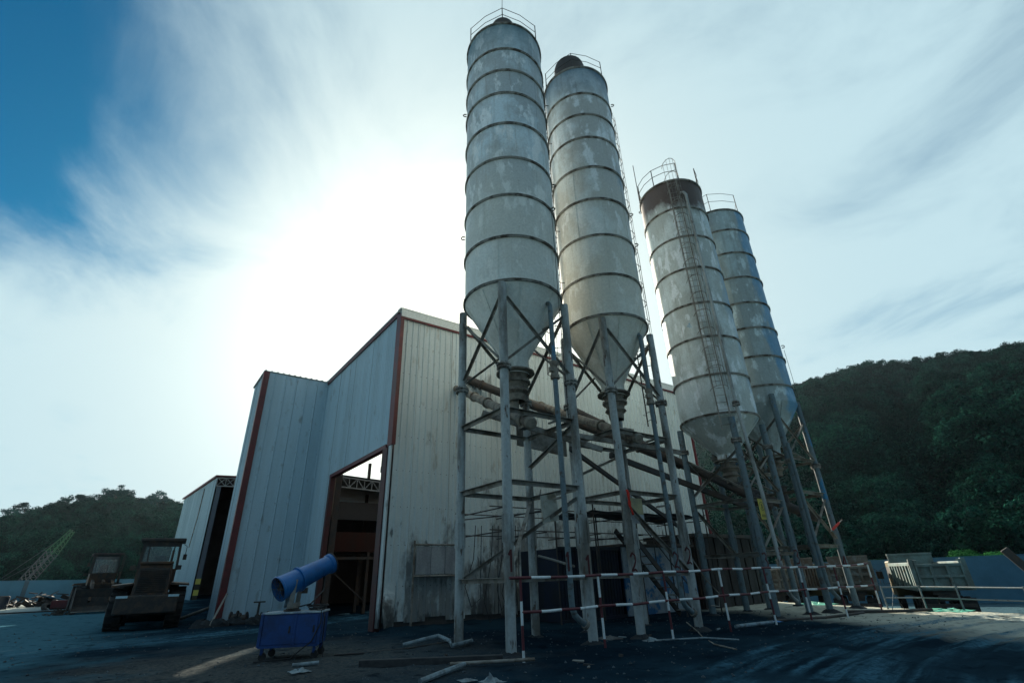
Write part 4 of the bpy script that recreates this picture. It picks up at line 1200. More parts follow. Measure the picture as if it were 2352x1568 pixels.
# loose cables coiled and hanging below silo one
hb = thing('cable_bundle', 'tangle of hanging cables looped below the nearest silo', 'cables', (8.5, 12, 0))
for k in range(5):
    x0, y0 = 8.0 + .3 * k + random.uniform(-.1, .1), 12.4 + random.uniform(-.5, .5)
    lo = random.uniform(.25, 1.4); w = random.uniform(.15, .5)
    m = MB(); m.tube([(x0, y0, 2.9), (x0 - w * .2, y0, 2.0), (x0 - w, y0, lo + .5), (x0 - w * .4, y0, lo), (x0 + w * .6, y0 + .05, lo + .2), (x0 + w * .5, y0, 1.7), (x0 + .2, y0, 2.9)], .012, 5); m.build('cable', M_CABLE, hb, smooth=True)
m = MB(); m.tube([(8.7, 10.9, 2.0), (9.0, 10.7, 1.9), (9.3, 10.2, 1.72), (8.7, 9.9, 1.78)], .03, 7); m.build('hose', M_STEEL, hb, smooth=True)
m = MB(); m.tube([(13.7, 10.2, 2.5), (14.3, 9.9, 1.3), (14.7, 9.8, .9), (14.6, 9.8, .55), (14.2, 9.8, .6)], .016, 6); tag(m.build('hose', M_STEEL, smooth=True), 'thin grey hose slanting from the second silo leg to the barrier', 'hose')

# ------------------------------------------------------------------ barrier
bar = thing('barrier', 'red and white striped pipe barrier in front of the silos', 'barrier', (14, 9, 0))
posts = [(6.86, 9.23), (9.13, 9.21), (11.28, 9.02), (13.68, 8.98), (16.07, 9.0), (18.04, 8.91), (19.9, 8.62), (22.45, 8.52)]
TOPZ = [1.50, 1.50, 1.52, 1.55, 1.55, 1.54, 1.53, 1.58]
LOWZ = [.86, .86, .87, .89, .89, .88, .88, .88]
def striped(path, r, seg, first=0):
    m = MB(); P = [Vector(p) for p in path]; k = first; carry = 0.0
    cum = [0]
    for a, b in zip(P, P[1:]): cum.append(cum[-1] + (b - a).length)
    def at(s):
        for i in range(len(P) - 1):
            if s <= cum[i + 1] + 1e-6: return P[i].lerp(P[i + 1], (s - cum[i]) / (cum[i + 1] - cum[i]))
        return P[-1]
    s = 0
    while s < cum[-1] - 1e-4:
        e = min(s + seg * random.uniform(.96, 1.04), cum[-1]); pts = [at(s)] + [P[i] for i in range(1, len(P) - 1) if s + 1e-3 < cum[i] < e - 1e-3] + [at(e)]
        m.tube(pts, r, 9, True, k % 2); k += 1; s = e
    return m
def sag(zs, amp):
    out_ = []
    for k in range(len(posts)):
        out_.append((*posts[k], zs[k]))
        if k < len(posts) - 1:
            for f_ in (.3, .5, .75): out_.append((posts[k][0] * (1 - f_) + posts[k + 1][0] * f_ , posts[k][1] * (1 - f_) + posts[k + 1][1] * f_ + random.uniform(-.012, .012), zs[k] * (1 - f_) + zs[k + 1] * f_ - amp * math.sin(f_ * math.pi) * random.uniform(.3, 1.2)))
    return out_
tp_ = sag(TOPZ, .02)
striped([(6.6, 9.26, 1.5)] + tp_, .030, .52).build('top_rail', [M_RW, M_WW], bar, smooth=True)
striped(sag(LOWZ, .03), .030, .54).build('lower_rail', [M_RW, M_WW], bar, smooth=True)
for i, (x, y) in enumerate(posts):
    striped([(x + random.uniform(-.02, .03), y, TOPZ[i] - .03), (x + .02, y, -.05)], .028, .42, i % 2).build('post', [M_RW, M_WW], bar, smooth=True)
# low grey guard rail along the edge of the yard
gr = thing('edge_rail', 'low thin grey guard rail along the edge of the yard', 'guard rail', (24, 7, 0))
ep = [(23.9, 8.85), (24.25, 7.72), (23.6, 6.45), (22.6, 4.5), (21.2, 1.5)]
m = MB(); m.tube([(x, y, .74) for x, y in ep], .024, 7); m.build('rail', M_LEGB, gr, smooth=True)
m = MB(); m.tube([(x, y, .38) for x, y in ep], .022, 7); m.build('rail', M_LEGB, gr, smooth=True)
for x, y in ep[:-1]:
    m = MB(); m.tube([(x, y, .78), (x + .03, y, -.1)], .03, 7); m.build('post', M_LEGB, gr)
tri = MB()
tri.tube([(22.2, 8.1, .05), (22.5, 8.0, .62), (22.75, 7.9, .05), (22.2, 8.1, .05)], .012, 6)
tag(tri.build('trestle', M_LEGB), 'small thin triangular wire trestle at the end of the barrier', 'trestle')

# ------------------------------------------------------------------ fog cannon
fc = thing('fog_cannon', 'blue dust suppression cannon on a wheeled blue cabinet', 'fog cannon', (3.57, 13.65, g1(3.57, 13.65)), R(-27))
def cab_panel(name, x0, x1, y0, y1, z0, z1, mt, par=None):
    m = MB(); m.bx(x0, x1, y0, y1, z0, z1); return m.build(name, mt, par or fc, local=True, bevel=.006)
cab_panel('cabinet', -.63, .63, -.45, .45, .27, .90, M_BLUED)
tpn = cab_panel('cabinet_top', -.66, .66, -.48, .48, .902, .935, mat('cabinet_top_pale', (.42, .50, .52), .4, var=(.15, .2, .3), vscale=3))
for x0, x1 in ((-.58, .06), (.12, .58)):
    d = cab_panel('door', x0, x1, -.468, -.452, .31, .87, M_BLUED)
    m = MB(); m.bx(x1 - .09, x1 - .06, -.485, -.468, .52, .66); m.build('handle', M_BLACK, d, local=True)
m = MB()
for x in (-.63, .09, .63):
    m.bx(x - .03, x + .03, -.475, -.452, .27, .90)
m.bx(-.63, .63, -.475, -.452, .25, .29); m.build('frame', M_BLUED, fc, local=True)
m = MB()
for k in range(6): m.bx(-.645, -.632, -.3 + .0, .3, .42 + k * .055, .45 + k * .055)
m.build('vent', M_BLACK, fc, local=True)
for x in (-.55, .55):
    for y in (-.38, .38):
        m = MB(); m.bx(x - .03, x + .03, y - .03, y + .03, .12, .27); lgm = m.build('leg', M_BLUED, fc, local=True)
        m = MB(); m.lathe([(0.001, -.03), (.075, -.03), (.085, 0), (.075, .03), (0.001, .03)], (x + .02, y, .085), 14, 0, (0, 1, 0)); m.build('castor', M_BLACK, lgm, local=True, smooth=True)
m = MB(); m.lathe([(.19, .935), (.19, .97), (.15, .975), (.15, 1.0), (0.001, 1.0)], (-.12, 0, 0), 20); m.build('turntable', M_DARK, fc, local=True)
m = MB(); m.add([], [])
for s in (-1, 1):
    m.box((-.08, s * .33, 1.33), (.10, .025, .55), 0, 0, 0, .08)
m.box((-.1, 0, 1.05), (.14, .70, .10)); m.build('yoke', M_STEEL, fc, local=True)
ax = Vector((math.cos(R(44)) , math.sin(R(44)), .42)).normalized()   # muzzle up and away to the right
pv = Vector((-.05, 0, 1.62))
m = MB()
m.lathe([(.268, -.56), (.285, -.55), (.285, -.52), (.268, -.50), (.25, -.05), (.285, -.045), (.285, -.01), (.25, 0), (.245, .05), (.21, .78), (.238, .81), (.243, .88), (.228, .89), (.195, .88), (.195, .76), (.225, .0), (.235, -.5), (.255, -.555)], pv, 32, 0, ax)
brl = m.build('barrel', M_BLUE, fc, local=True, smooth=True)
m = MB()
m.lathe([(0.001, -.50), (.07, -.50), (.07, -.3), (0.001, -.3)], pv, 14, 0, ax)
q = Vector((0, 0, 1)).rotation_difference(ax)
for k in range(8):
    a = k * math.pi / 4
    dv = q @ Vector((math.cos(a), math.sin(a), 0)); tv = q @ Vector((-math.sin(a), math.cos(a), .6))
    c_ = pv - ax * .42
    m.add([c_ + dv * .06 - tv * .03, c_ + dv * .06 + tv * .03, c_ + dv * .22 + tv * .05, c_ + dv * .22 - tv * .05], [(0, 1, 2, 3)])
m.build('fan', M_BLACK, brl, local=True)
m = MB()
for rr in (.10, .17, .24): m.lathe([(rr, -.555), (rr + .008, -.555)], pv, 24, 0, ax)
for k in range(8):
    a = k * math.pi / 4; dv = q @ Vector((math.cos(a), math.sin(a), 0)); m.beam(pv - ax * .555, pv - ax * .555 + dv * .26, .008, .008)
m.build('intake_grille', M_DARK, brl, local=True)
m = MB(); q = Vector((0, 0, 1)).rotation_difference(ax)
m.lathe([(.245, .885), (.258, .885), (.258, .905), (.245, .905)], pv, 28, 0, ax)
for k in range(20):
    dv = q @ Vector((math.cos(k * .314), math.sin(k * .314), 0)); m.tube([pv + ax * .89 + dv * .25, pv + ax * .925 + dv * .24], .009, 5)
m.build('nozzle_ring', M_DARK, brl, local=True)
m = MB(); m.box(pv + ax * .18 - Vector((0, 0, .33)), (.14, .12, .12), R(20)); m.build('pump', M_DARK, fc, local=True)
m = MB(); c_ = pv + ax * .72
m.tube([c_ + Vector((.02, 0, -.24)), c_ + Vector((.05, -.1, -.55)), Vector((.30, -.1, 1.08)), Vector((.02, -.1, 1.02))], .016, 6); m.build('hose', M_CABLE, fc, local=True, smooth=True)
m = MB()
for k in range(5):
    a0 = k * .9
    m.tube([(.45 + (.17 + .02 * k) * math.cos(a0 + t * .5), .0 + (.2 - .015 * k) * math.sin(a0 + t * .5), .955 + .022 * k + .015 * math.sin(t)) for t in range(13)], .013, 6)
m.tube([(.5, -.25, .97), (.63, -.47, .95), (.65, -.50, .7), (.5, -.52, .35), (.1, -.60, .05), (-.6, -.7, .03)], .013, 6)
m.tube([(.6, -.2, .97), (.69, -.3, .8), (.70, -.32, .4), (.75, -.35, .02)], .012, 6)
m.build('cable_coil', M_CABLE, fc, local=True, smooth=True)
m = MB()
for k in range(7):
    for j in range(5):
        m.v.append((-.28 + .05 * j + random.uniform(-.015, .015), -.1 + .03 * math.sin(k + j), 1.42 - .07 * k + random.uniform(-.02, .02)))
for k in range(6):
    for j in range(4): m.f.append((k * 5 + j, k * 5 + j + 1, k * 5 + j + 6, k * 5 + j + 5)); m.m.append(0)
m.build('plastic_rag', M_PALE, fc, local=True)

# ------------------------------------------------------------------ loaders


def wheel_parts(parent, x, y, rad, wid, mt_rim, lugs=18, rim=.55, dual=False):
    m = MB(); w = wid / 2
    prof = [(rad * rim, -w * .8), (rad * .8, -w), (rad * .95, -w * .92), (rad, -w * .7), (rad, w * .7), (rad * .95, w * .92), (rad * .8, w), (rad * rim, w * .8)]
    m.lathe(prof, (x, y, rad), 28, 0, (1, 0, 0))
    for k in range(lugs):
        a = 2 * math.pi * k / lugs
        for s in (-1, 1):
            ca, sa = math.cos(a + s * .06), math.sin(a + s * .06)
            m.box((x + s * w * .45, y + ca * rad, rad + sa * rad), (w * .95, .05, .09), 0, 0, a + math.pi / 2)
    tyre = m.build('tyre', M_BLACK, parent, local=True, smooth=True)
    m = MB(); m.lathe([(0.001, -w * .5), (rad * .25, -w * .5), (rad * rim, -w * .3), (rad * rim, w * .3), (rad * .25, w * .5), (0.001, w * .5)], (x, y, rad), 22, 0, (1, 0, 0)); m.build('rim', mt_rim, tyre, local=True, smooth=True)


def loader(label, loc, rz, door_open=False):
    t = thing('wheel_loader', label, 'loader', loc, rz, 'wheel loaders parked left of the shed')
    B = lambda name, x0, x1, y0, y1, z0, z1, mt, par=None, bev=.02: (lambda m: (m.bx(x0, x1, y0, y1, z0, z1), m.build(name, mt, par or t, local=True, bevel=bev))[1])(MB())
    for x in (-1.08, 1.08):
        for y in (-1.55, 1.65): wheel_parts(t, x, y, .80, .60, M_LOADD)
    B('frame', -.5, .5, -2.5, 2.2, .6, 1.15, M_LOADD)
    cw = B('counterweight', -1.12, 1.12, -2.95, -2.35, .62, 1.34, M_LOADD, None, .06)
    for x in (-.92, .92):
        B('reflector', x - .2, x + .2, -2.965, -2.952, 1.24, 1.33, M_REFL, cw, .003)
    # engine hood with louvred grille
    m = MB(); m.add([(-.66, -2.55, 1.35), (.66, -2.55, 1.35), (.66, -.5, 1.35), (-.66, -.5, 1.35), (-.60, -2.42, 2.55), (.60, -2.42, 2.55), (.62, -.5, 2.62), (-.62, -.5, 2.62)],
                    [(0, 1, 5, 4), (1, 2, 6, 5), (2, 3, 7, 6), (3, 0, 4, 7), (4, 5, 6, 7)]); hd = m.build('hood', M_LOAD, t, local=True, bevel=.03)
    B('grille_frame', -.56, .56, -2.56, -2.50, 1.42, 2.40, M_LOADD, hd)
    for k in range(12):
        m = MB(); m.box((0, -2.575, 1.48 + k * .075), (1.02, .05, .02), 0, 0, .5); m.build('grille_slat', M_LOADD, hd, local=True)
    B('hood_cap', -.63, .63, -2.56, -2.30, 2.555, 2.66, M_LOAD, hd)
    for s in (-1, 1):
        m = MB(); m.lathe([(0.001, -.03), (.09, -.03), (.09, .06), (0.001, .06)], (s * .86, -2.3, 2.42), 14, 0, (0, 1, 0)); m.bx(s * .86 - .1, s * .86 + .1, -2.26, -2.1, 2.33, 2.51); m.build('work_lamp', M_LOADD, t, local=True)
        m = MB(); m.add([(s * .72, -2.35, 1.80), (s * 1.42, -2.35, 1.74), (s * 1.42, -.75, 1.80), (s * .72, -.75, 1.86), (s * .72, -2.35, 1.72), (s * 1.42, -2.35, 1.66), (s * 1.42, -.75, 1.72), (s * .72, -.75, 1.78)],
                        [(0, 1, 2, 3), (7, 6, 5, 4), (0, 4, 5, 1), (1, 5, 6, 2), (2, 6, 7, 3), (3, 7, 4, 0)]); m.build('fender', M_LOAD, t, local=True)
        B('side_tank', s * .70, s * 1.05, -1.0, -.2, 1.0, 1.75, M_LOADD)
    # cab: posts, roof, panes, seat
    B('cab_base', -.78, .78, -.45, 1.0, 1.5, 2.42, M_LOAD)
    cr = B('cab_roof', -.92, .92, -.58, 1.12, 3.62, 3.78, M_LOADD, None, .04)
    for s in (-1, 1):
        for y0, y1 in ((-.42, -.42), (.95, .80)):
            m = MB(); m.beam((s * .77, y0, 2.4), (s * .72, y1, 3.64), .11, .11); m.build('cab_post', M_LOADD, t, local=True)
        m = MB(); m.beam((s * .45, -.44, 2.42), (s * .52, -.44, 3.62), .05, .05); m.build('window_bar', M_LOADD, t, local=True)
        m = MB(); m.add([(s * .765, -.36, 2.45), (s * .765, .88, 2.45), (s * .725, .75, 3.6), (s * .725, -.36, 3.6)], [(0, 1, 2, 3)]); m.build('side_pane', M_GLASS, t, local=True)
    m = MB(); m.add([(-.7, -.44, 2.45), (.7, -.44, 2.45), (.66, -.44, 3.6), (-.66, -.44, 3.6)], [(0, 1, 2, 3)]); m.build('rear_pane', M_GLASS, t, local=True)
    m = MB(); m.add([(-.7, .93, 2.45), (.7, .93, 2.45), (.66, .80, 3.6), (-.66, .80, 3.6)], [(0, 1, 2, 3)]); m.build('front_pane', M_GLASS, t, local=True)
    B('cab_valance', -.75, .75, -.46, -.40, 3.40, 3.64, M_LOADD)
    B('seat', -.26, .26, -.1, .05, 2.45, 3.02, M_BLACK, None, .08)
    m = MB(); m.tube([(0, .75, 2.4), (0, .6, 2.85)], .04, 8); m.lathe([(.17, 0), (.2, .02), (.17, .04)], (0, .58, 2.87), 16, 0, (0, -.4, 1)); m.build('steering_wheel', M_BLACK, t, local=True)
    m = MB(); m.tube([(.88, 1.0, 3.6), (1.02, 1.05, 3.5), (1.02, 1.05, 2.95)], .015, 6); m.box((1.02, 1.05, 3.0), (.16, .04, .26)); m.build('mirror', M_LOADD, t, local=True)
    m = MB(); m.tube([(.5, -1.2, 2.6), (.5, -1.2, 3.2)], .05, 8); m.build('exhaust', M_LOADD, t, local=True)
    if door_open:
        dr = thing_part = B('cab_door', -.96, -.90, .9, 1.9, 1.7, 2.5, M_LOAD)
        m = MB()
        for p, q_ in (((-.93, .92, 2.5), (-.93, .92, 3.6)), ((-.93, 1.88, 2.5), (-.93, 1.80, 3.6)), ((-.93, .92, 3.6), (-.93, 1.80, 3.6)), ((-.93, .92, 3.0), (-.93, 1.84, 3.0))): m.beam(p, q_, .06, .06)
        m.build('door_frame', M_LOADD, dr, local=True)
    # front frame, lift arms, bucket
    B('front_frame', -.45, .45, 1.1, 2.5, .8, 1.75, M_LOAD)
    for s in (-1, 1):
        m = MB()
        m.beam((s * .55, 1.3, 1.85), (s * .55, 2.6, 1.55), .16, .34); m.beam((s * .55, 2.55, 1.6), (s * .55, 3.35, .6), .15, .30); m.build('lift_arm', M_LOAD, t, local=True)
        m = MB(); m.tube([(s * .3, 1.5, .95), (s * .5, 2.6, 1.4)], .06, 8); m.build('lift_ram', M_GALV, t, local=True)
    m = MB(); m.beam((0, 1.6, 1.9), (0, 2.9, 1.75), .12, .22); m.build('tilt_link', M_LOAD, t, local=True)
    m = MB(); prof = [(3.3, 1.42), (3.25, .9), (3.35, .35), (3.7, .10), (4.35, .06)]
    n = len(prof)
    m.v += [(x, y, z) for x in (-1.4, 1.4) for y, z in prof]
    m.f += [(k, k + 1, n + k + 1, n + k) for k in range(n - 1)] + [tuple(range(n)), tuple(range(2 * n - 1, n - 1, -1))]
    m.m += [0] * (n + 1)
    bk = m.build('bucket', M_LOADD, t, local=True); sol = bk.modifiers.new('thick', 'SOLIDIFY'); sol.thickness = .04
    m = MB(); m.bx(-1.42, 1.42, 4.30, 4.40, .03, .09); m.build('cutting_edge', M_STEEL, bk, local=True)
    return t


loader('wheel loader with louvred rear grille, nearest to the shed corner', (1.36, 31.2, g1(1.36, 31.2)), R(-4))
loader('wheel loader with open door facing the camera, beside the scrap pile', (-1.15, 50.5, g1(-1.15, 50.5)), R(186), True)

# ------------------------------------------------------------------ dump trucks


def dump_truck(label, loc, rz, mt, pattern='grid'):
    t = thing('dump_truck', label, 'dump truck', loc, rz, 'dump trucks parked on the lower yard')
    def B(name, x0, x1, y0, y1, z0, z1, mtt, par=None, bev=.015):
        m = MB(); m.bx(x0, x1, y0, y1, z0, z1); return m.build(name, mtt, par or t, local=True, bevel=bev)
    bed = B('bed_floor', -1.16, 1.16, -3.0, 2.6, 1.36, 1.46, mt)
    for s in (-1, 1):
        w = B('bed_side', s * 1.14, s * 1.20, -3.0, 2.6, 1.461, 2.62, mt)
        B('side_top_rail', s * 1.12, s * 1.30, -3.05, 2.62, 2.622, 2.80, mt, w)
        B('side_bottom_rail', s * 1.201, s * 1.29, -3.0, 2.6, 1.36, 1.52, mt, w)
        for k in range(8):
            y = -2.75 + k * .74
            B('side_rib', s * 1.201, s * 1.30, y, y + .20, 1.522, 2.62, mt, w, .01)
        B('corner_post', s * 1.08, s * 1.29, -3.10, -2.92, 1.36, 2.95, mt, w)
    hb_ = B('headboard', -1.20, 1.20, 2.601, 2.70, 1.36, 3.25, mt)
    B('headboard_rail', -1.22, 1.22, 2.56, 2.76, 3.252, 3.36, mt, hb_)
    # tailgate: plate plus raised frame leaving recessed fields
    tg = B('tailgate', -1.07, 1.07, -3.06, -3.02, 1.42, 2.70, mt)
    if pattern == 'grid': bx_, bz_ = (-1.07, -.36, .36, 1.07), (1.42, 2.06, 2.70)
    else: bx_, bz_ = (-1.07, -.5, .1, .6, 1.07), (1.42, 1.82, 2.25, 2.70)
    for k, x in enumerate(bx_):
        w = .14 if 0 < k < len(bx_) - 1 else .11
        x = min(max(x, -1.07 + w / 2), 1.07 - w / 2)
        B('gate_stile', x - w / 2, x + w / 2, -3.20, -3.061, 1.42, 2.70, mt, tg, .03)
    for k, z in enumerate(bz_):
        h = .15
        z = min(max(z, 1.42 + h / 2), 2.70 - h / 2)
        B('gate_rail', -1.065, 1.065, -3.195, -3.062, z - h / 2, z + h / 2, mt, tg, .03)
    for s in (-1, 1):
        m = MB(); m.lathe([(.05, -.1), (.05, .1)], (s * 1.0, -3.06, 2.86), 10, 0, (1, 0, 0)); m.bx(s * 1.0 - .05, s * 1.0 + .05, -3.14, -3.0, 2.70, 2.9); m.build('hinge', mt, tg, local=True)
    # chassis, axles
    B('chassis', -.42, .42, -2.9, 4.3, .85, 1.15, M_LOADD)
    B('subframe', -.6, .6, -2.9, 2.6, 1.151, 1.355, M_LOADD)
    B('rear_bumper', -1.1, 1.1, -3.05, -2.85, .55, .72, M_LOADD)
    for y in (-2.1, -.75):
        for x in (-1.02, -.68, .68, 1.02): wheel_parts(t, x, y, .52, .29, M_LOADD, 0, .55)
    for x in (-1.0, 1.0): wheel_parts(t, x, 3.5, .52, .30, M_LOADD, 0, .55)
    for s in (-1, 1): B('mudflap', s * .5, s * 1.2, -2.86, -2.84, .30, 1.0, M_BLACK)
    # cab
    m = MB(); m.add([(-1.22, 2.95, .9), (1.22, 2.95, .9), (1.22, 4.6, .9), (-1.22, 4.6, .9), (-1.2, 3.0, 2.95), (1.2, 3.0, 2.95), (1.16, 4.35, 2.95), (-1.16, 4.35, 2.95)],
                    [(0, 1, 5, 4), (1, 2, 6, 5), (2, 3, 7, 6), (3, 0, 4, 7), (4, 5, 6, 7), (3, 2, 1, 0)])
    cb_ = m.build('cab', mat('truck_cab_ochre', (.16, .13, .06), .5), t, local=True, bevel=.08)
    for s in (-1, 1):
        m = MB(); m.add([(s * 1.225, 3.3, 1.9), (s * 1.225, 4.2, 1.9), (s * 1.20, 4.1, 2.6), (s * 1.20, 3.3, 2.6)], [(0, 1, 2, 3)]); m.build('side_window', M_LOADD, cb_, local=True)
        m = MB(); m.tube([(s * 1.2, 4.3, 1.6), (s * 1.55, 4.45, 1.55), (s * 1.55, 4.45, 2.4), (s * 1.2, 4.3, 2.6)], .018, 6); m.box((s * 1.55, 4.45, 2.1), (.2, .06, .46)); m.build('mirror', M_BLACK, cb_, local=True)
    return t


dump_truck('green grey dump truck with empty sunlit bed and six panel tailgate', (39.2, 11.9, -1.2), R(29 - 90), M_TRUCK)
dump_truck('rusty dump truck with high headboard behind the barrier end', (38.3, 15.7, -1.2), R(21 - 90), M_TRUCK2, 'slot')
dump_truck('pale dump truck mostly hidden behind the silo legs', (37.4, 19.4, -1.2), R(12 - 90), M_TRUCK2, 'grid')
# leaning timber at the right edge
o = MB(); o.beam((30.0, 4.3, -1.0), (29.4, 5.95, 1.95), .12, .30); tag(o.build('leaning_board', M_DARK, bevel=.03), 'dark leaning board at the right edge of the yard', 'board')

# hoardings ---------------------------------------------------------------------
def hoarding(label, p0, p1, z0, h, pw, mt, postw=.30):
    p0, p1 = Vector((*p0, z0)), Vector((*p1, z0))
    t = thing('hoarding', label, 'fence', (p0 + p1) / 2)
    L_ = (p1 - p0).length; n = round(L_ / pw); d = (p1 - p0) / L_
    for k in range(n):
        m = MB(); m.beam(p0 + d * (k * pw + .01) + Vector((0, 0, h / 2)), p0 + d * ((k + 1) * pw - .01) + Vector((0, 0, h / 2)), .05, h); m.build('panel', mt, t)
        m = MB(); q = p0 + d * (k * pw); m.beam(q + Vector((0, 0, -.1)), q + Vector((0, 0, h + .02)), .10, postw, 0, d); m.build('post', M_FENCED, t)
    m = MB(); m.beam(p0 + Vector((0, 0, h + .04)), p1 + Vector((0, 0, h + .04)), .07, .06); m.beam(p0 + Vector((0, 0, .1)), p1 + Vector((0, 0, .1)), .12, .25); m.build('capping', mt, t)
    return t


hoarding('blue grey sheet hoarding beyond the dump trucks', (46.5, 34.0), (56.5, -8.0), -1.25, 3.1, 6.4, M_FENCE, .42)
hoarding('distant blue white hoarding behind the scrap pile on the left', (-24, 72), (8, 90), .75, 2.1, 6.0, M_FENCE, .4)

# distant shed on the left -------------------------------------------------------
ds = thing('far_shed', 'pale blue open fronted shed behind the tall shed on the left', 'shed', (7, 65, .5))
clad(ds, (4.55, 81.0), (6.05, 62.7), lambda s: (.4, 12.3), 1.0, .04, 2, mat('sheet_blue_pale', (.26, .42, .50), .45, var=(.20, .33, .40), vscale=.35, stretch=(1, 1, .15)), .03)
m = MB(); m.add([(4.63, 81, .4), (6.13, 62.75, .4), (6.13, 62.75, 12.3), (4.63, 81, 12.3)], [(0, 1, 2, 3)]); m.build('wall_lining', M_LINER, ds)
m = MB(); m.add([(4.3, 81.2, 12.35), (5.85, 62.3, 12.35), (16, 61.5, 12.6), (15, 81, 12.6), (4.3, 81.2, 12.5), (5.85, 62.3, 12.5), (16, 61.5, 12.75), (15, 81, 12.75)],
                [(3, 2, 1, 0), (4, 5, 6, 7), (0, 1, 5, 4), (1, 2, 6, 5)]); m.build('roof', M_RED, ds)
m = MB()
m.beam((6.1, 62.5, 12.25), (16, 61.6, 12.5), .1, .1); m.beam((6.1, 62.5, 11.4), (16, 61.6, 11.6), .1, .1)
for k in range(12):
    a, b = 6.1 + k * .82, 6.1 + (k + 1) * .82
    ya, yb_ = 62.5 - k * .075, 62.5 - (k + 1) * .075
    m.beam((a, ya, 11.42), (b, yb_, 12.3), .06, .06); m.beam((a, ya, 12.28), (b, yb_, 11.45), .06, .06); m.beam((a, ya, 11.42), (a, ya, 12.28), .06, .06)
m.build('truss', mat('truss_grey', (.30, .30, .29), .6), ds)
m = MB(); m.bx(6.2, 6.6, 62.5, 62.9, 2.4, 11.4); m.build('column', mat('column_grey', (.12, .14, .17), .6), ds)
m = MB()
for k in range(4): m.bx(6.19, 6.61, 62.49, 62.91, .4 + k * .5, .4 + k * .5 + .5, k % 2)
m.build('column_stripes', [M_INK, M_YELLOW], ds)
m = MB(); m.bx(4.7, 16, 80.8, 80.9, .3, 12.55); m.bx(15.5, 15.6, 62, 81, .3, 12.2); m.build('back_wall', M_LINER, ds)
m = MB(); m.tube([(5.55, 68.1, 11.9), (5.5, 68.1, 8.6), (5.35, 68.1, 5.6)], .05, 6); m.build('downpipe', M_STEEL, ds)

# crane --------------------------------------------------------------------------
cr = thing('lattice_crane', 'thin lattice crane boom with green tip leaning over the left hoarding', 'crane', (-13, 116, .8))
def boom(a, b, w0, w1, mt, name, n):
    a, b = Vector(a), Vector(b); d = (b - a).normalized(); s = d.cross(Vector((0, 0, 1))).normalized(); u = s.cross(d)
    m = MB()
    cs_ = ((-1, -1), (1, -1), (1, 1), (-1, 1))
    def pt(t, c): w = w0 + (w1 - w0) * t; return a.lerp(b, t) + s * (c[0] * w / 2) + u * (c[1] * w / 2)
    for c in cs_: m.beam(pt(0, c), pt(1, c), .10, .10)
    for k in range(n):
        for i in range(4):
            m.beam(pt(k / n, cs_[i]), pt((k + 1) / n, cs_[(i + 1) % 4]), .05, .05)
    m.build(name, mt, cr)
A_, B_ = Vector((-13.5, 118, 1.0)), Vector((-8.3, 114, 10.9))
boom(A_, A_.lerp(B_, .66), 1.3, 1.2, M_CRANE, 'boom_lower', 12)
boom(A_.lerp(B_, .665), B_, 1.2, .5, M_CRANEG, 'boom_tip', 7)
m = MB(); m.tube([B_, (-17, 120, 2.5)], .04, 5); m.tube([A_.lerp(B_, .6), (-17, 120, 2.5)], .04, 5); m.build('stay_rope', M_CRANE, cr)
m = MB(); m.bx(-18, -12.5, 116.5, 120.5, 1.2, 3.2); m.build('cabin', M_CRANE, cr)

# scrap on the left -----------------------------------------------------------------
def gz_(x, y): return g1(x, y)
scrap = [
    ('steel_plate', 'tilted pale steel plate on top of the scrap pile', 'plate', [('box', (-4.3, 62.5, 1.15), (2.6, 1.2, .06), .3, .25)], M_FENCE),
    ('scrap_heap', 'dark heap of tangled scrap metal by the far hoarding', 'scrap', None, M_LOADD),
    ('skip_bin', 'open yellow topped bin at the far left edge', 'bin', [('box', (-8.0, 62.5, .9), (1.6, 1.4, 1.1), .1, 0)], M_LOAD),
    ('oil_drum', 'dark oil drum standing at the left of the scrap', 'drum', [('cyl', (-7.2, 60.5, .45), .32, .95)], M_NAVY),
    ('red_trolley', 'low red frame trolley in front of the scrap pile', 'trolley', [('box', (-3.1, 56.0, .75), (1.5, .8, .55), -.1, 0), ('box', (-3.1, 56.0, .45), (1.2, .5, .2), -.1, 0)], M_RED),
    ('old_tyre', 'old tyre lying before the red trolley', 'tyre', [('tyre', (-3.9, 55.5, .45))], M_BLACK),
    ('steel_bar', 'long steel bar lying on sunlit ground at far left', 'bar', [('box', (-4.4, 52.0, .37), (4.2, .12, .10), .05, 0)], M_LOADD),
    ('brush_pile', 'small dark pile of twigs on the ground by the far loader', 'pile', 'twigs', M_TRUNK),
]
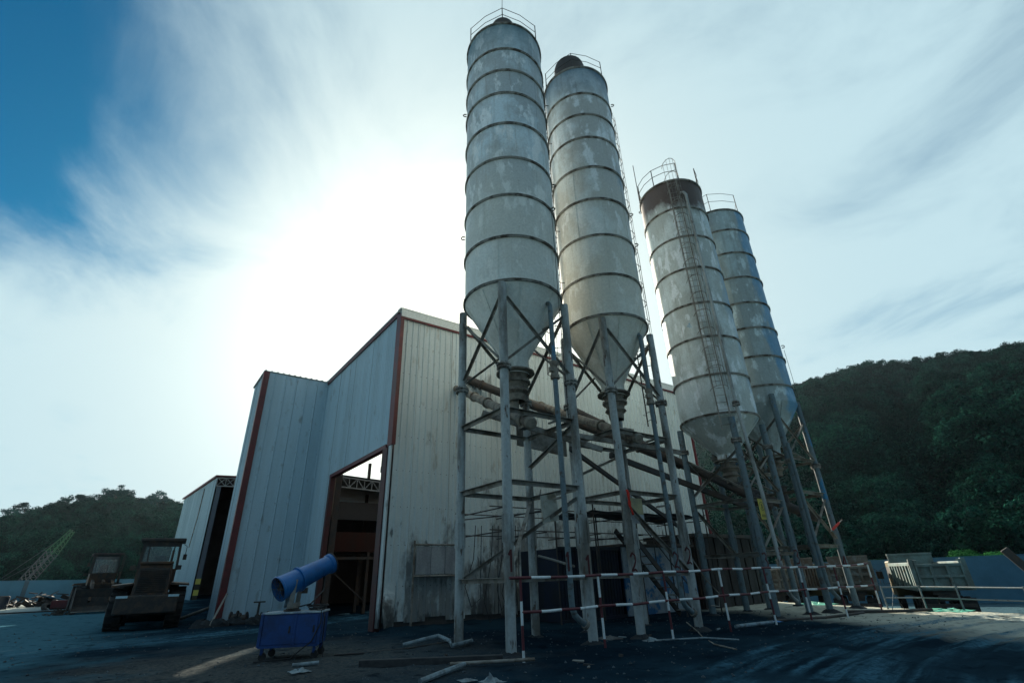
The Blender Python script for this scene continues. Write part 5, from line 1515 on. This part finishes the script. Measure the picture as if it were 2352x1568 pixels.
for name, lab, cat_, parts, mt in scrap:
    m = MB()
    if parts is None:
        for k in range(70):
            x, y = -5.6 + random.gauss(0, 1.7), 64.5 + random.gauss(0, .9)
            z = .55 + abs(random.gauss(0, .55)) * max(.1, 1 - abs(x + 5.6) / 4)
            if k % 3: m.box((x, y, z), (random.uniform(.2, 1.7), random.uniform(.05, .5), random.uniform(.04, .35)), random.uniform(0, 3.1), 0, random.uniform(-.6, .6), random.uniform(-.6, .6))
            else: m.tube([(x, y, z), (x + random.uniform(-1, 1), y + random.uniform(-.5, .5), z + random.uniform(-.3, .5))], .05, 6)
    elif parts == 'twigs':
        for k in range(90):
            a = random.uniform(0, 6.28); r = abs(random.gauss(0, .55)); x, y = -2.6 + r * math.cos(a), 46.5 + r * math.sin(a)
            m.tube([(x, y, .25), (x + random.uniform(-.35, .35), y + random.uniform(-.3, .3), .3 + random.uniform(.1, .5) * max(.1, 1 - r))], .018, 4)
    else:
        for p in parts:
            if p[0] == 'box': m.box(p[1], p[2], p[3], 0, 0, p[4])
            elif p[0] == 'cyl': m.lathe([(0.001, 0), (p[2], 0), (p[2], .3), (p[2] + .02, .32), (p[2], .34), (p[2], p[3]), (0.001, p[3])], p[1], 18)
            elif p[0] == 'tyre': m.lathe([(.3, -.12), (.5, -.14), (.56, -.08), (.56, .08), (.5, .14), (.3, .12), (.3, -.12)], p[1], 22, 0, (.5, -.3, .6))
    tag(m.build(name, mt, bevel=.02 if parts and parts != 'twigs' else 0), lab, cat_)

# junk along the foot of the left bay
for k, (x, y, r_, lab) in enumerate(((4.6, 28.0, .27, 'cable drum lying against the left bay of the shed, nearest the doorway'), (4.95, 27.8, .24, 'smaller spool beside the drum at the foot of the left bay'), (5.9, 28.1, .22, 'round steel pulley leaning at the foot of the shed bay'))):
    m = MB(); m.lathe([(.05, -.16), (r_, -.16), (r_, -.12), (r_ * .6, -.1), (r_ * .6, .1), (r_, .12), (r_, .16), (.05, .16)], (x, y, r_), 18, 0, (.8, -.4, .1))
    tag(m.build('cable_drum', M_DARK), lab, 'drum')
m = MB(); m.tube([(3.55, 27.0, .05), (4.2, 28.5, 1.25)], .045, 7); tag(m.build('leaning_pole', M_STEEL), 'thin pole leaning on the red corner trim of the shed', 'pole')
m = MB(); m.tube([(2.9, 33.5, .1), (4.3, 31.2, .75)], .08, 8); tag(m.build('loose_pipe', M_STEEL), 'grey pipe lying behind the near loader wheel', 'pipe')
m = MB(); m.box((5.6, 28.2, .85), (.5, .08, .06)); m.tube([(5.6, 28.2, 0), (5.6, 28.2, .85)], .05, 8); m.lathe([(.18, 0), (.1, .3), (.05, .35)], (5.6, 28.2, 0), 10); tag(m.build('valve_stand', M_DARK), 'dark T topped stand by the left bay of the shed', 'stand')
for k in range(6):
    x, y = 3.2 + k * .75 + random.uniform(-.2, .2), 27.6 + random.uniform(-.4, .5)
    m = MB(); n = 10
    m.lathe([(0.001, .30), (.25, .27), (.42, .12), (.5, -.05)], (x, y, .0), n)
    m.v = [(a + random.uniform(-.06, .06), b + random.uniform(-.06, .06), c + random.uniform(-.05, .05)) for a, b, c in m.v]
    tag(m.build('mud_lump', M_MUD), f'{ORD[k]} mud lump from the left along the foot of the left bay', 'mud', 'mud lumps at the shed bay')

# debris in the foreground ----------------------------------------------------------
def lay(path, r, mt, name, label, cat_, n=8, dz=0.0):
    P = [(x, y, g1(x, y) + r * .8 + dz + h) for x, y, h in path]
    m = MB(); m.tube(P, r, n); return tag(m.build(name, mt, smooth=True), label, cat_)
lay([(5.97, 12.92, .03), (6.35, 12.75, .10), (6.74, 12.55, .14), (6.75, 12.0, .1), (6.55, 11.55, .02), (7.35, 11.97, .05)], .045, M_PALE, 'bent_downpipe', 'bent pale downpipe lying by the nearest silo', 'pipe')
m = MB(); m.beam((4.24, 11.14, g1(4.2, 11.1) + .05), (6.6, 9.55, g1(6.6, 9.5) + .06), .16, .13); tag(m.build('timber_baulk', M_WOOD, bevel=.01), 'long dark timber baulk lying in the mud in the foreground', 'timber')
lay([(4.35, 8.68, 0), (5.0, 9.05, .02), (5.61, 9.40, .04)], .045, M_PALE, 'white_pole', 'pale round pole pointing to the silo in the foreground', 'pole')
lay([(5.5, 9.75, .03), (6.9, 8.9, .04)], .03, M_STEEL, 'thin_rod', 'thin grey rod lying beyond the timber baulk', 'rod')
lay([(3.18, 11.98, 0), (3.67, 11.9, .02)], .035, M_PALE, 'white_stick', 'short white stick on the mud before the blue cabinet', 'stick')
lay([(14.51, 9.34, 0), (16.45, 9.31, 0)], .05, M_BLUEP, 'fallen_pipe', 'grey blue pipe lying between two barrier posts', 'pipe')
lay([(11.05, 9.3, 0), (11.75, 8.45, .02), (12.3, 7.9, 0)], .02, M_PALE, 'batten', 'thin pale batten lying by the third barrier post', 'batten')
lay([(4.3, 12.9, 0), (5.0, 12.75, .01), (6.0, 12.6, 0), (7.2, 12.9, .01)], .022, M_CABLE, 'ground_cable', 'black cable trailing on the ground from the blue cabinet', 'cable')
lay([(13.6, 10.3, .15), (13.1, 9.6, .02), (12.3, 8.9, 0), (11.3, 7.9, 0), (10.9, 7.1, 0)], .016, M_STEEL, 'trailing_hose', 'thin grey hose trailing from the second silo to the road', 'hose')
lay([(16.9, 9.45, .0), (19.0, 8.95, 0), (21.5, 8.75, 0)], .04, M_DARK, 'ground_pipe', 'dark pipe lying along the foot of the barrier by the far silos', 'pipe')
lay([(21.3, 9.2, .02), (22.3, 8.0, .03), (23.4, 7.3, .02)], .05, M_DARK, 'dark_bar', 'dark bar lying across the sunlit ground near the edge', 'bar')
def crumple(name, label, cat_, x, y, s, mt, h=.12, seed=0):
    rs = random.Random(seed); m = MB(); n = 7
    for j in range(n):
        for i in range(n):
            u, v = i / (n - 1) - .5, j / (n - 1) - .5
            m.v.append((x + s * (u + rs.uniform(-.08, .08)), y + s * (v + rs.uniform(-.08, .08)), g1(x, y) + .01 + h * rs.random() * max(0, 1 - 1.8 * math.hypot(u, v))))
    m.f = [(j * n + i, j * n + i + 1, (j + 1) * n + i + 1, (j + 1) * n + i) for j in range(n - 1) for i in range(n - 1)]; m.m = [0] * len(m.f)
    o = m.build(name, mt); sol = o.modifiers.new('thick', 'SOLIDIFY'); sol.thickness = .006
    return tag(o, label, cat_)
crumple('plastic_bag', 'crumpled white plastic bag in the foreground near the barrier end', 'bag', 5.35, 8.1, .34, M_PALE, .14, 1)
crumple('paper_scrap', 'flat pale scrap beside the crumpled bag in the foreground', 'scrap', 5.08, 8.42, .26, M_PALE, .05, 2)
crumple('plastic_sheet', 'torn pale plastic sheet at the foot of the second silo', 'sheet', 10.9, 9.4, .42, M_PALE, .10, 3)
crumple('plastic_sack', 'flattened white sack lying before the blue cabinet', 'sack', 3.12, 11.25, .34, M_PALE, .10, 4)
crumple('dark_sack', 'dark flat sack between the first two silos', 'sack', 10.5, 10.45, .6, M_TARP, .14, 5)
crumple('blue_lid', 'small blue lid on the ground by the fallen pipe', 'lid', 16.9, 9.42, .25, mat('lid_blue', (.05, .22, .5), .4), .05, 6)
for k, (x, y, s) in enumerate(((24.3, 7.95, 1.5), (23.75, 6.9, 1.2), (26.2, 12.6, 1.4))):
    o = crumple('safety_net', ('green safety net bunched round an edge rail post', 'green safety net strip trailing right along the yard edge', 'green safety net scrap seen between the far silo legs')[k], 'net', x, y, s, M_NET, .2, 10 + k)
# small offcuts strewn about
spots = [random.choice(((random.uniform(3, 9), random.uniform(7.6, 12.5)), (random.uniform(8, 20), random.uniform(8.2, 10.8)))) for _ in range(16)]
spots.sort(key=lambda p: -math.atan2(p[1], p[0]))       # left to right as seen
for k, (x, y) in enumerate(spots):
    m = MB(); m.box((x, y, g1(x, y) + .015), (random.uniform(.06, .26), random.uniform(.03, .10), random.uniform(.015, .05)), random.uniform(0, 3), 0, random.uniform(-.2, .2))
    tag(m.build('offcut', random.choice((M_WOOD, M_PALE, M_DARK, M_STEEL))), f'{ORD[k]} small scrap offcut from the left in the mud by the silos', 'offcut', 'offcuts strewn in the mud')

# ------------------------------------------------------------------ hills, forest
def hill_z_right(x, y):
    az = np.degrees(np.arctan2(y, x)); d = np.hypot(x, y)
    ridge_el = np.interp(az, [-30, 0, 4.7, 8.8, 15.3, 22.2, 30, 40, 55], [12.5, 14.6, 15.0, 15.7, 16.4, 16.1, 14.3, 11.5, 7])
    rid_d = 330.0
    zr = rid_d * np.tan(np.radians(ridge_el))
    t = np.clip((d - 72) / (rid_d - 72), 0, 1.5)
    prof = np.where(t < 1, (t ** 1.05), 1 - (t - 1) * .6)
    z = -1.6 + (zr + 1.6) * prof
    z = z + (fbm(x / 45, y / 45, 61) - .5) * 26 * np.clip(t, 0, 1) * np.clip((1.0 - t) * 4 + .25, 0, 1)
    # spurs and gullies
    z = z - 14 * np.clip(1 - np.abs(np.sin(np.radians(az) * 9 + 0.9)) * 2.2, 0, 1) * np.sin(np.clip(t, 0, 1) * math.pi)
    return z


def hill_z_left(x, y):
    az = np.degrees(np.arctan2(y, x)); d = np.hypot(x, y)
    el = np.interp(az, [60, 75, 84, 87, 90, 92.4, 95, 98.8, 103, 110, 125], [2.5, 4.5, 5.6, 5.9, 6.3, 6.6, 5.6, 4.0, 2.4, 1.2, .5])
    rd = 230.0
    zr = 1.5 + rd * np.tan(np.radians(el))
    t = np.clip((d - 125) / (rd - 125), 0, 1.5)
    prof = np.where(t < 1, t ** .9, 1 - (t - 1) * .8)
    return .5 + (zr - .5) * prof + (fbm(x / 30, y / 30, 71) - .5) * 5 * np.clip(t, 0, 1)


def terrain(name, zf, az0, az1, d0, d1, na, ndd, mt):
    A = np.radians(np.linspace(az0, az1, na)); Dd = np.linspace(d0, d1, ndd)
    AA, DD = np.meshgrid(A, Dd, indexing='ij'); X, Y = DD * np.cos(AA), DD * np.sin(AA); Z = zf(X, Y)
    m = MB(); m.v = list(zip(X.ravel().tolist(), Y.ravel().tolist(), Z.ravel().tolist()))
    m.f = [(i * ndd + j, i * ndd + j + 1, (i + 1) * ndd + j + 1, (i + 1) * ndd + j) for i in range(na - 1) for j in range(ndd - 1)]; m.m = [0] * len(m.f)
    o = m.build(name, mt, smooth=True, auto=180); o['kind'] = 'structure'
    return o


M_HILL = mat('hill_soil', (.008, .018, .015), .95, var=(.012, .025, .02), vscale=.05)
terrain('hill', hill_z_right, -32, 52, 70, 470, 90, 60, M_HILL)
terrain('hill', hill_z_left, 62, 125, 123, 330, 70, 40, M_HILL)


def crown_mesh(name, seed, nclump, leaves, size, flat=.8, mt=None, sp=1.0):
    """crown of about unit radius: clumps spread over an uneven dome, each a shell of small leaf faces"""
    r = np.random.default_rng(seed)
    V, F = [], []
    cl = []
    for k in range(nclump):
        a = r.uniform(0, 2 * math.pi); h = r.uniform(-.35, .95); rad = math.sqrt(max(0, 1 - h * h)) * r.uniform(.45, .9) * sp
        cl.append((rad * math.cos(a), rad * math.sin(a), h * flat, r.uniform(.28, .46)))
    for (x, y, z, cr_) in cl:
        for j in range(leaves):
            u = r.normal(size=3); u /= np.linalg.norm(u)
            if u[2] < -.5: u[2] *= -1
            p = np.array((x, y, z)) + u * cr_ * r.uniform(.65, 1.08)
            n = u + r.normal(size=3) * .22; n /= np.linalg.norm(n)
            t1 = np.cross(n, r.normal(size=3)); t1 /= np.linalg.norm(t1); t2 = np.cross(n, t1)
            s = size * r.uniform(.6, 1.35)
            o = len(V)
            V += [tuple(p - t1 * s), tuple(p + t2 * s * .55), tuple(p + t1 * s), tuple(p - t2 * s * .55)]
            F.append((o, o + 1, o + 2, o + 3))
    me = bpy.data.meshes.new(name); me.from_pydata(V, [], F); me.materials.append(mt); me.update()
    return me


crowns = []
for k in range(6):
    me = crown_mesh('forest_crown', 100 + k, 26, 70, .075, .8, M_LEAF)
    crowns.append(bpy.data.objects.new('forest_crown_source_%d' % k, me))
src = bpy.data.collections.new('forest_crown_sources')   # not linked to the scene
for o in crowns: src.objects.link(o)


def forest(name, label, pts, scl):
    """one mass of trees: points carrying instanced crowns"""
    me = bpy.data.meshes.new(name)
    me.from_pydata([tuple(p) for p in pts], [], [])
    at = me.attributes.new('crown_size', 'FLOAT', 'POINT'); at.data.foreach_set('value', np.asarray(scl, np.float32))
    o = bpy.data.objects.new(name, me); COL.objects.link(o)
    ng = bpy.data.node_groups.new(name + '_nodes', 'GeometryNodeTree')
    ng.interface.new_socket('Geometry', in_out='INPUT', socket_type='NodeSocketGeometry')
    ng.interface.new_socket('Geometry', in_out='OUTPUT', socket_type='NodeSocketGeometry')
    N, L = ng.nodes, ng.links
    gi, go = N.new('NodeGroupInput'), N.new('NodeGroupOutput')
    ci = N.new('GeometryNodeCollectionInfo'); ci.inputs['Collection'].default_value = src
    ci.inputs['Separate Children'].default_value = True; ci.inputs['Reset Children'].default_value = True
    ip = N.new('GeometryNodeInstanceOnPoints'); ip.inputs['Pick Instance'].default_value = True
    na = N.new('GeometryNodeInputNamedAttribute'); na.data_type = 'FLOAT'; na.inputs['Name'].default_value = 'crown_size'
    rv = N.new('FunctionNodeRandomValue'); rv.data_type = 'FLOAT_VECTOR'
    rv.inputs[0].default_value = (-.2, -.2, 0); rv.inputs[1].default_value = (.2, .2, 6.28)
    L.new(gi.outputs[0], ip.inputs['Points']); L.new(ci.outputs[0], ip.inputs['Instance'])
    L.new(rv.outputs[0], ip.inputs['Rotation']); L.new(na.outputs[0], ip.inputs['Scale'])
    L.new(ip.outputs[0], go.inputs[0])
    md = o.modifiers.new('crowns', 'NODES'); md.node_group = ng
    o['kind'] = 'stuff'; o['label'] = label; o['category'] = 'forest'
    return o


def scatter(zf, az0, az1, d0, d1, n, smin, smax, lift):
    u = rng.random(n); az = np.radians(az0 + (az1 - az0) * rng.random(n)); d = np.sqrt(d0 ** 2 + (d1 ** 2 - d0 ** 2) * u)
    x, y = d * np.cos(az), d * np.sin(az); z = zf(x, y)
    s = smin + (smax - smin) * rng.random(n) ** 2.2
    return np.stack([x, y, z + s * lift * rng.uniform(.2, 2.2, n)], 1), s


pA, sA = scatter(hill_z_right, -8, 42, 120, 350, 10000, 1.8, 5.6, .42)
pB, sB = scatter(hill_z_right, -6, 42, 74, 125, 1900, 1.3, 3.4, .35)
forest('hillside_forest', 'dense dark green forest covering the hill on the right', np.concatenate([pA, pB]), np.concatenate([sA, sB]))
pC, sC = scatter(hill_z_left, 80, 104, 125, 232, 2600, 1.6, 3.6, .45)
forest('left_hill_forest', 'hazy dark forest covering the low hill on the left', pC, sC)

# trees that stand out one by one on the skyline and behind the hoarding
def tree(label, x, y, z, h, seed, group, mt, spread=1.0):
    rs = random.Random(seed)
    t = thing('tree', label, 'tree', (x, y, z), rs.uniform(0, 6), group)
    m = MB(); lean = rs.uniform(-.06, .06)
    top = (lean * h, 0, h * .62)
    m.tube([(0, 0, -.5), (lean * h * .4, .1, h * .3), top], .2, 7, True, 0, [h * .022, h * .016, h * .008])
    limbs = []
    for k in range(5):
        a = rs.uniform(0, 6.28); zz_ = h * rs.uniform(.38, .6); r = h * rs.uniform(.16, .28) * spread
        e = (lean * zz_ + r * math.cos(a), r * math.sin(a), zz_ + h * rs.uniform(.12, .3))
        limbs.append(e); m.tube([(lean * zz_, 0, zz_), ((lean * zz_ + e[0]) / 2, e[1] / 2, (zz_ + e[2]) / 2 + .1), e], .1, 5, True, 0, [h * .010, h * .007, h * .003])
    m.build('trunk', M_TRUNK, t, local=True)
    r = np.random.default_rng(seed)
    V, F = [], []
    cl = [(top[0], 0, h * .80, h * .15)] + [(e[0], e[1], e[2], h * rs.uniform(.09, .15)) for e in limbs]
    for k in range(5):
        a = rs.uniform(0, 6.28); cl.append((lean * h + h * .17 * spread * math.cos(a), h * .17 * spread * math.sin(a), h * rs.uniform(.62, .95), h * rs.uniform(.07, .12)))
    for (cx_, cy_, cz_, cr_) in cl:
        for j in range(120):
            u = r.normal(size=3); u /= np.linalg.norm(u); p = np.array((cx_, cy_, cz_)) + u * np.array((1.15, 1.15, .75)) * cr_ * r.uniform(.3, 1.1)
            t1 = r.normal(size=3); t1 /= np.linalg.norm(t1); t2 = np.cross(t1, u); t2 /= (np.linalg.norm(t2) + 1e-6)
            s = h * .022 * r.uniform(.6, 1.4); o = len(V)
            V += [tuple(p - t1 * s), tuple(p + t2 * s * .6), tuple(p + t1 * s), tuple(p - t2 * s * .6)]; F.append((o, o + 1, o + 2, o + 3))
    me = bpy.data.meshes.new('crown'); me.from_pydata(V, [], F); me.materials.append(mt); me.update()
    c = bpy.data.objects.new('crown', me); COL.objects.link(c); c.parent = t
    return t


azs = [98.4, 97.3, 96.3, 95.6, 94.9, 94.1, 93.3, 92.6, 91.8, 91.0, 90.3, 89.5, 88.8, 88.0, 87.3, 86.6]
for k, a in enumerate(azs):
    d = 224 + 6 * math.sin(k * 2.1); x, y = d * math.cos(R(a)), d * math.sin(R(a))
    z = float(hill_z_left(np.array([x]), np.array([y]))[0])
    tree(f'{ORD[k]} loose crowned tree from the left on the left hill skyline', x, y, z - 2.2, 9.0 + 2.4 * math.sin(k * 1.7 + .5), 300 + k, 'skyline trees on the left hill', M_LEAFD, 1.15)
azr = [22.0, 20.6, 18.9, 17.2, 15.8, 14.1, 12.3, 10.6, 9.0, 7.2, 5.4, 3.6]
for k, a in enumerate(azr):
    d = 327; x, y = d * math.cos(R(a)), d * math.sin(R(a)); z = float(hill_z_right(np.array([x]), np.array([y]))[0])
    tree(f'{ORD[k]} rounded tree from the left along the right hill ridge', x, y, z - 4.2, 9.5 + 1.8 * math.sin(k * 2.3), 400 + k, 'ridge trees on the right hill', M_LEAFD, 1.2)
# bright creeper over the right hoarding
bsh = thing('creeper_bush', 'bright green sunlit bush growing over the right hoarding', 'bush', (56.0, 12.3, -1.2))
me = crown_mesh('foliage', 555, 46, 34, .07, .55, M_BUSH)
for (dx, dy, dz, s) in ((-1.5, 1.2, 2.9, .9), (-.6, -.6, 2.8, .75), (-1.9, 3.2, 2.6, .6)):
    o = bpy.data.objects.new('foliage', me); COL.objects.link(o); o.parent = bsh; o.location = (dx, dy, dz); o.scale = (s, s * 1.6, s)
m = MB()
for k in range(5): m.tube([(-1.3 + .3 * k, .8 - .7 * k, 0), (-1.3 + .25 * k, .8 - .6 * k, 2.6)], .04, 5)
m.build('stem', M_TRUNK, bsh, local=True)
b2 = thing('creeper_bush', 'small green bush over the hoarding left of the empty truck', 'bush', (52.5, 19.0, -1.2))
o = bpy.data.objects.new('foliage', me); COL.objects.link(o); o.parent = b2; o.location = (0, 0, 2.75); o.scale = (.6, 1.1, .5)
m = MB(); m.tube([(0, 0, 0), (0, .1, 2.6)], .05, 5); m.build('stem', M_TRUNK, b2, local=True)

# ------------------------------------------------------------------ haze
m = MB(); m.bx(-420, 520, -120, 420, -4, 150)
hz = m.build('haze', None)
hz.data.materials.clear()
hm = bpy.data.materials.new('haze_air'); hm.use_nodes = True
N, L = hm.node_tree.nodes, hm.node_tree.links
N.clear()
out = N.new('ShaderNodeOutputMaterial'); pv_ = N.new('ShaderNodeVolumePrincipled')
pv_.inputs['Color'].default_value = (.60, .86, 1.0, 1)
pv_.inputs['Density'].default_value = 0.00008
pv_.inputs['Anisotropy'].default_value = 0.7
L.new(pv_.outputs[0], out.inputs['Volume'])
hz.data.materials.append(hm)
hz['kind'] = 'stuff'; hz['label'] = 'pale humid haze filling the valley'; hz['category'] = 'haze'
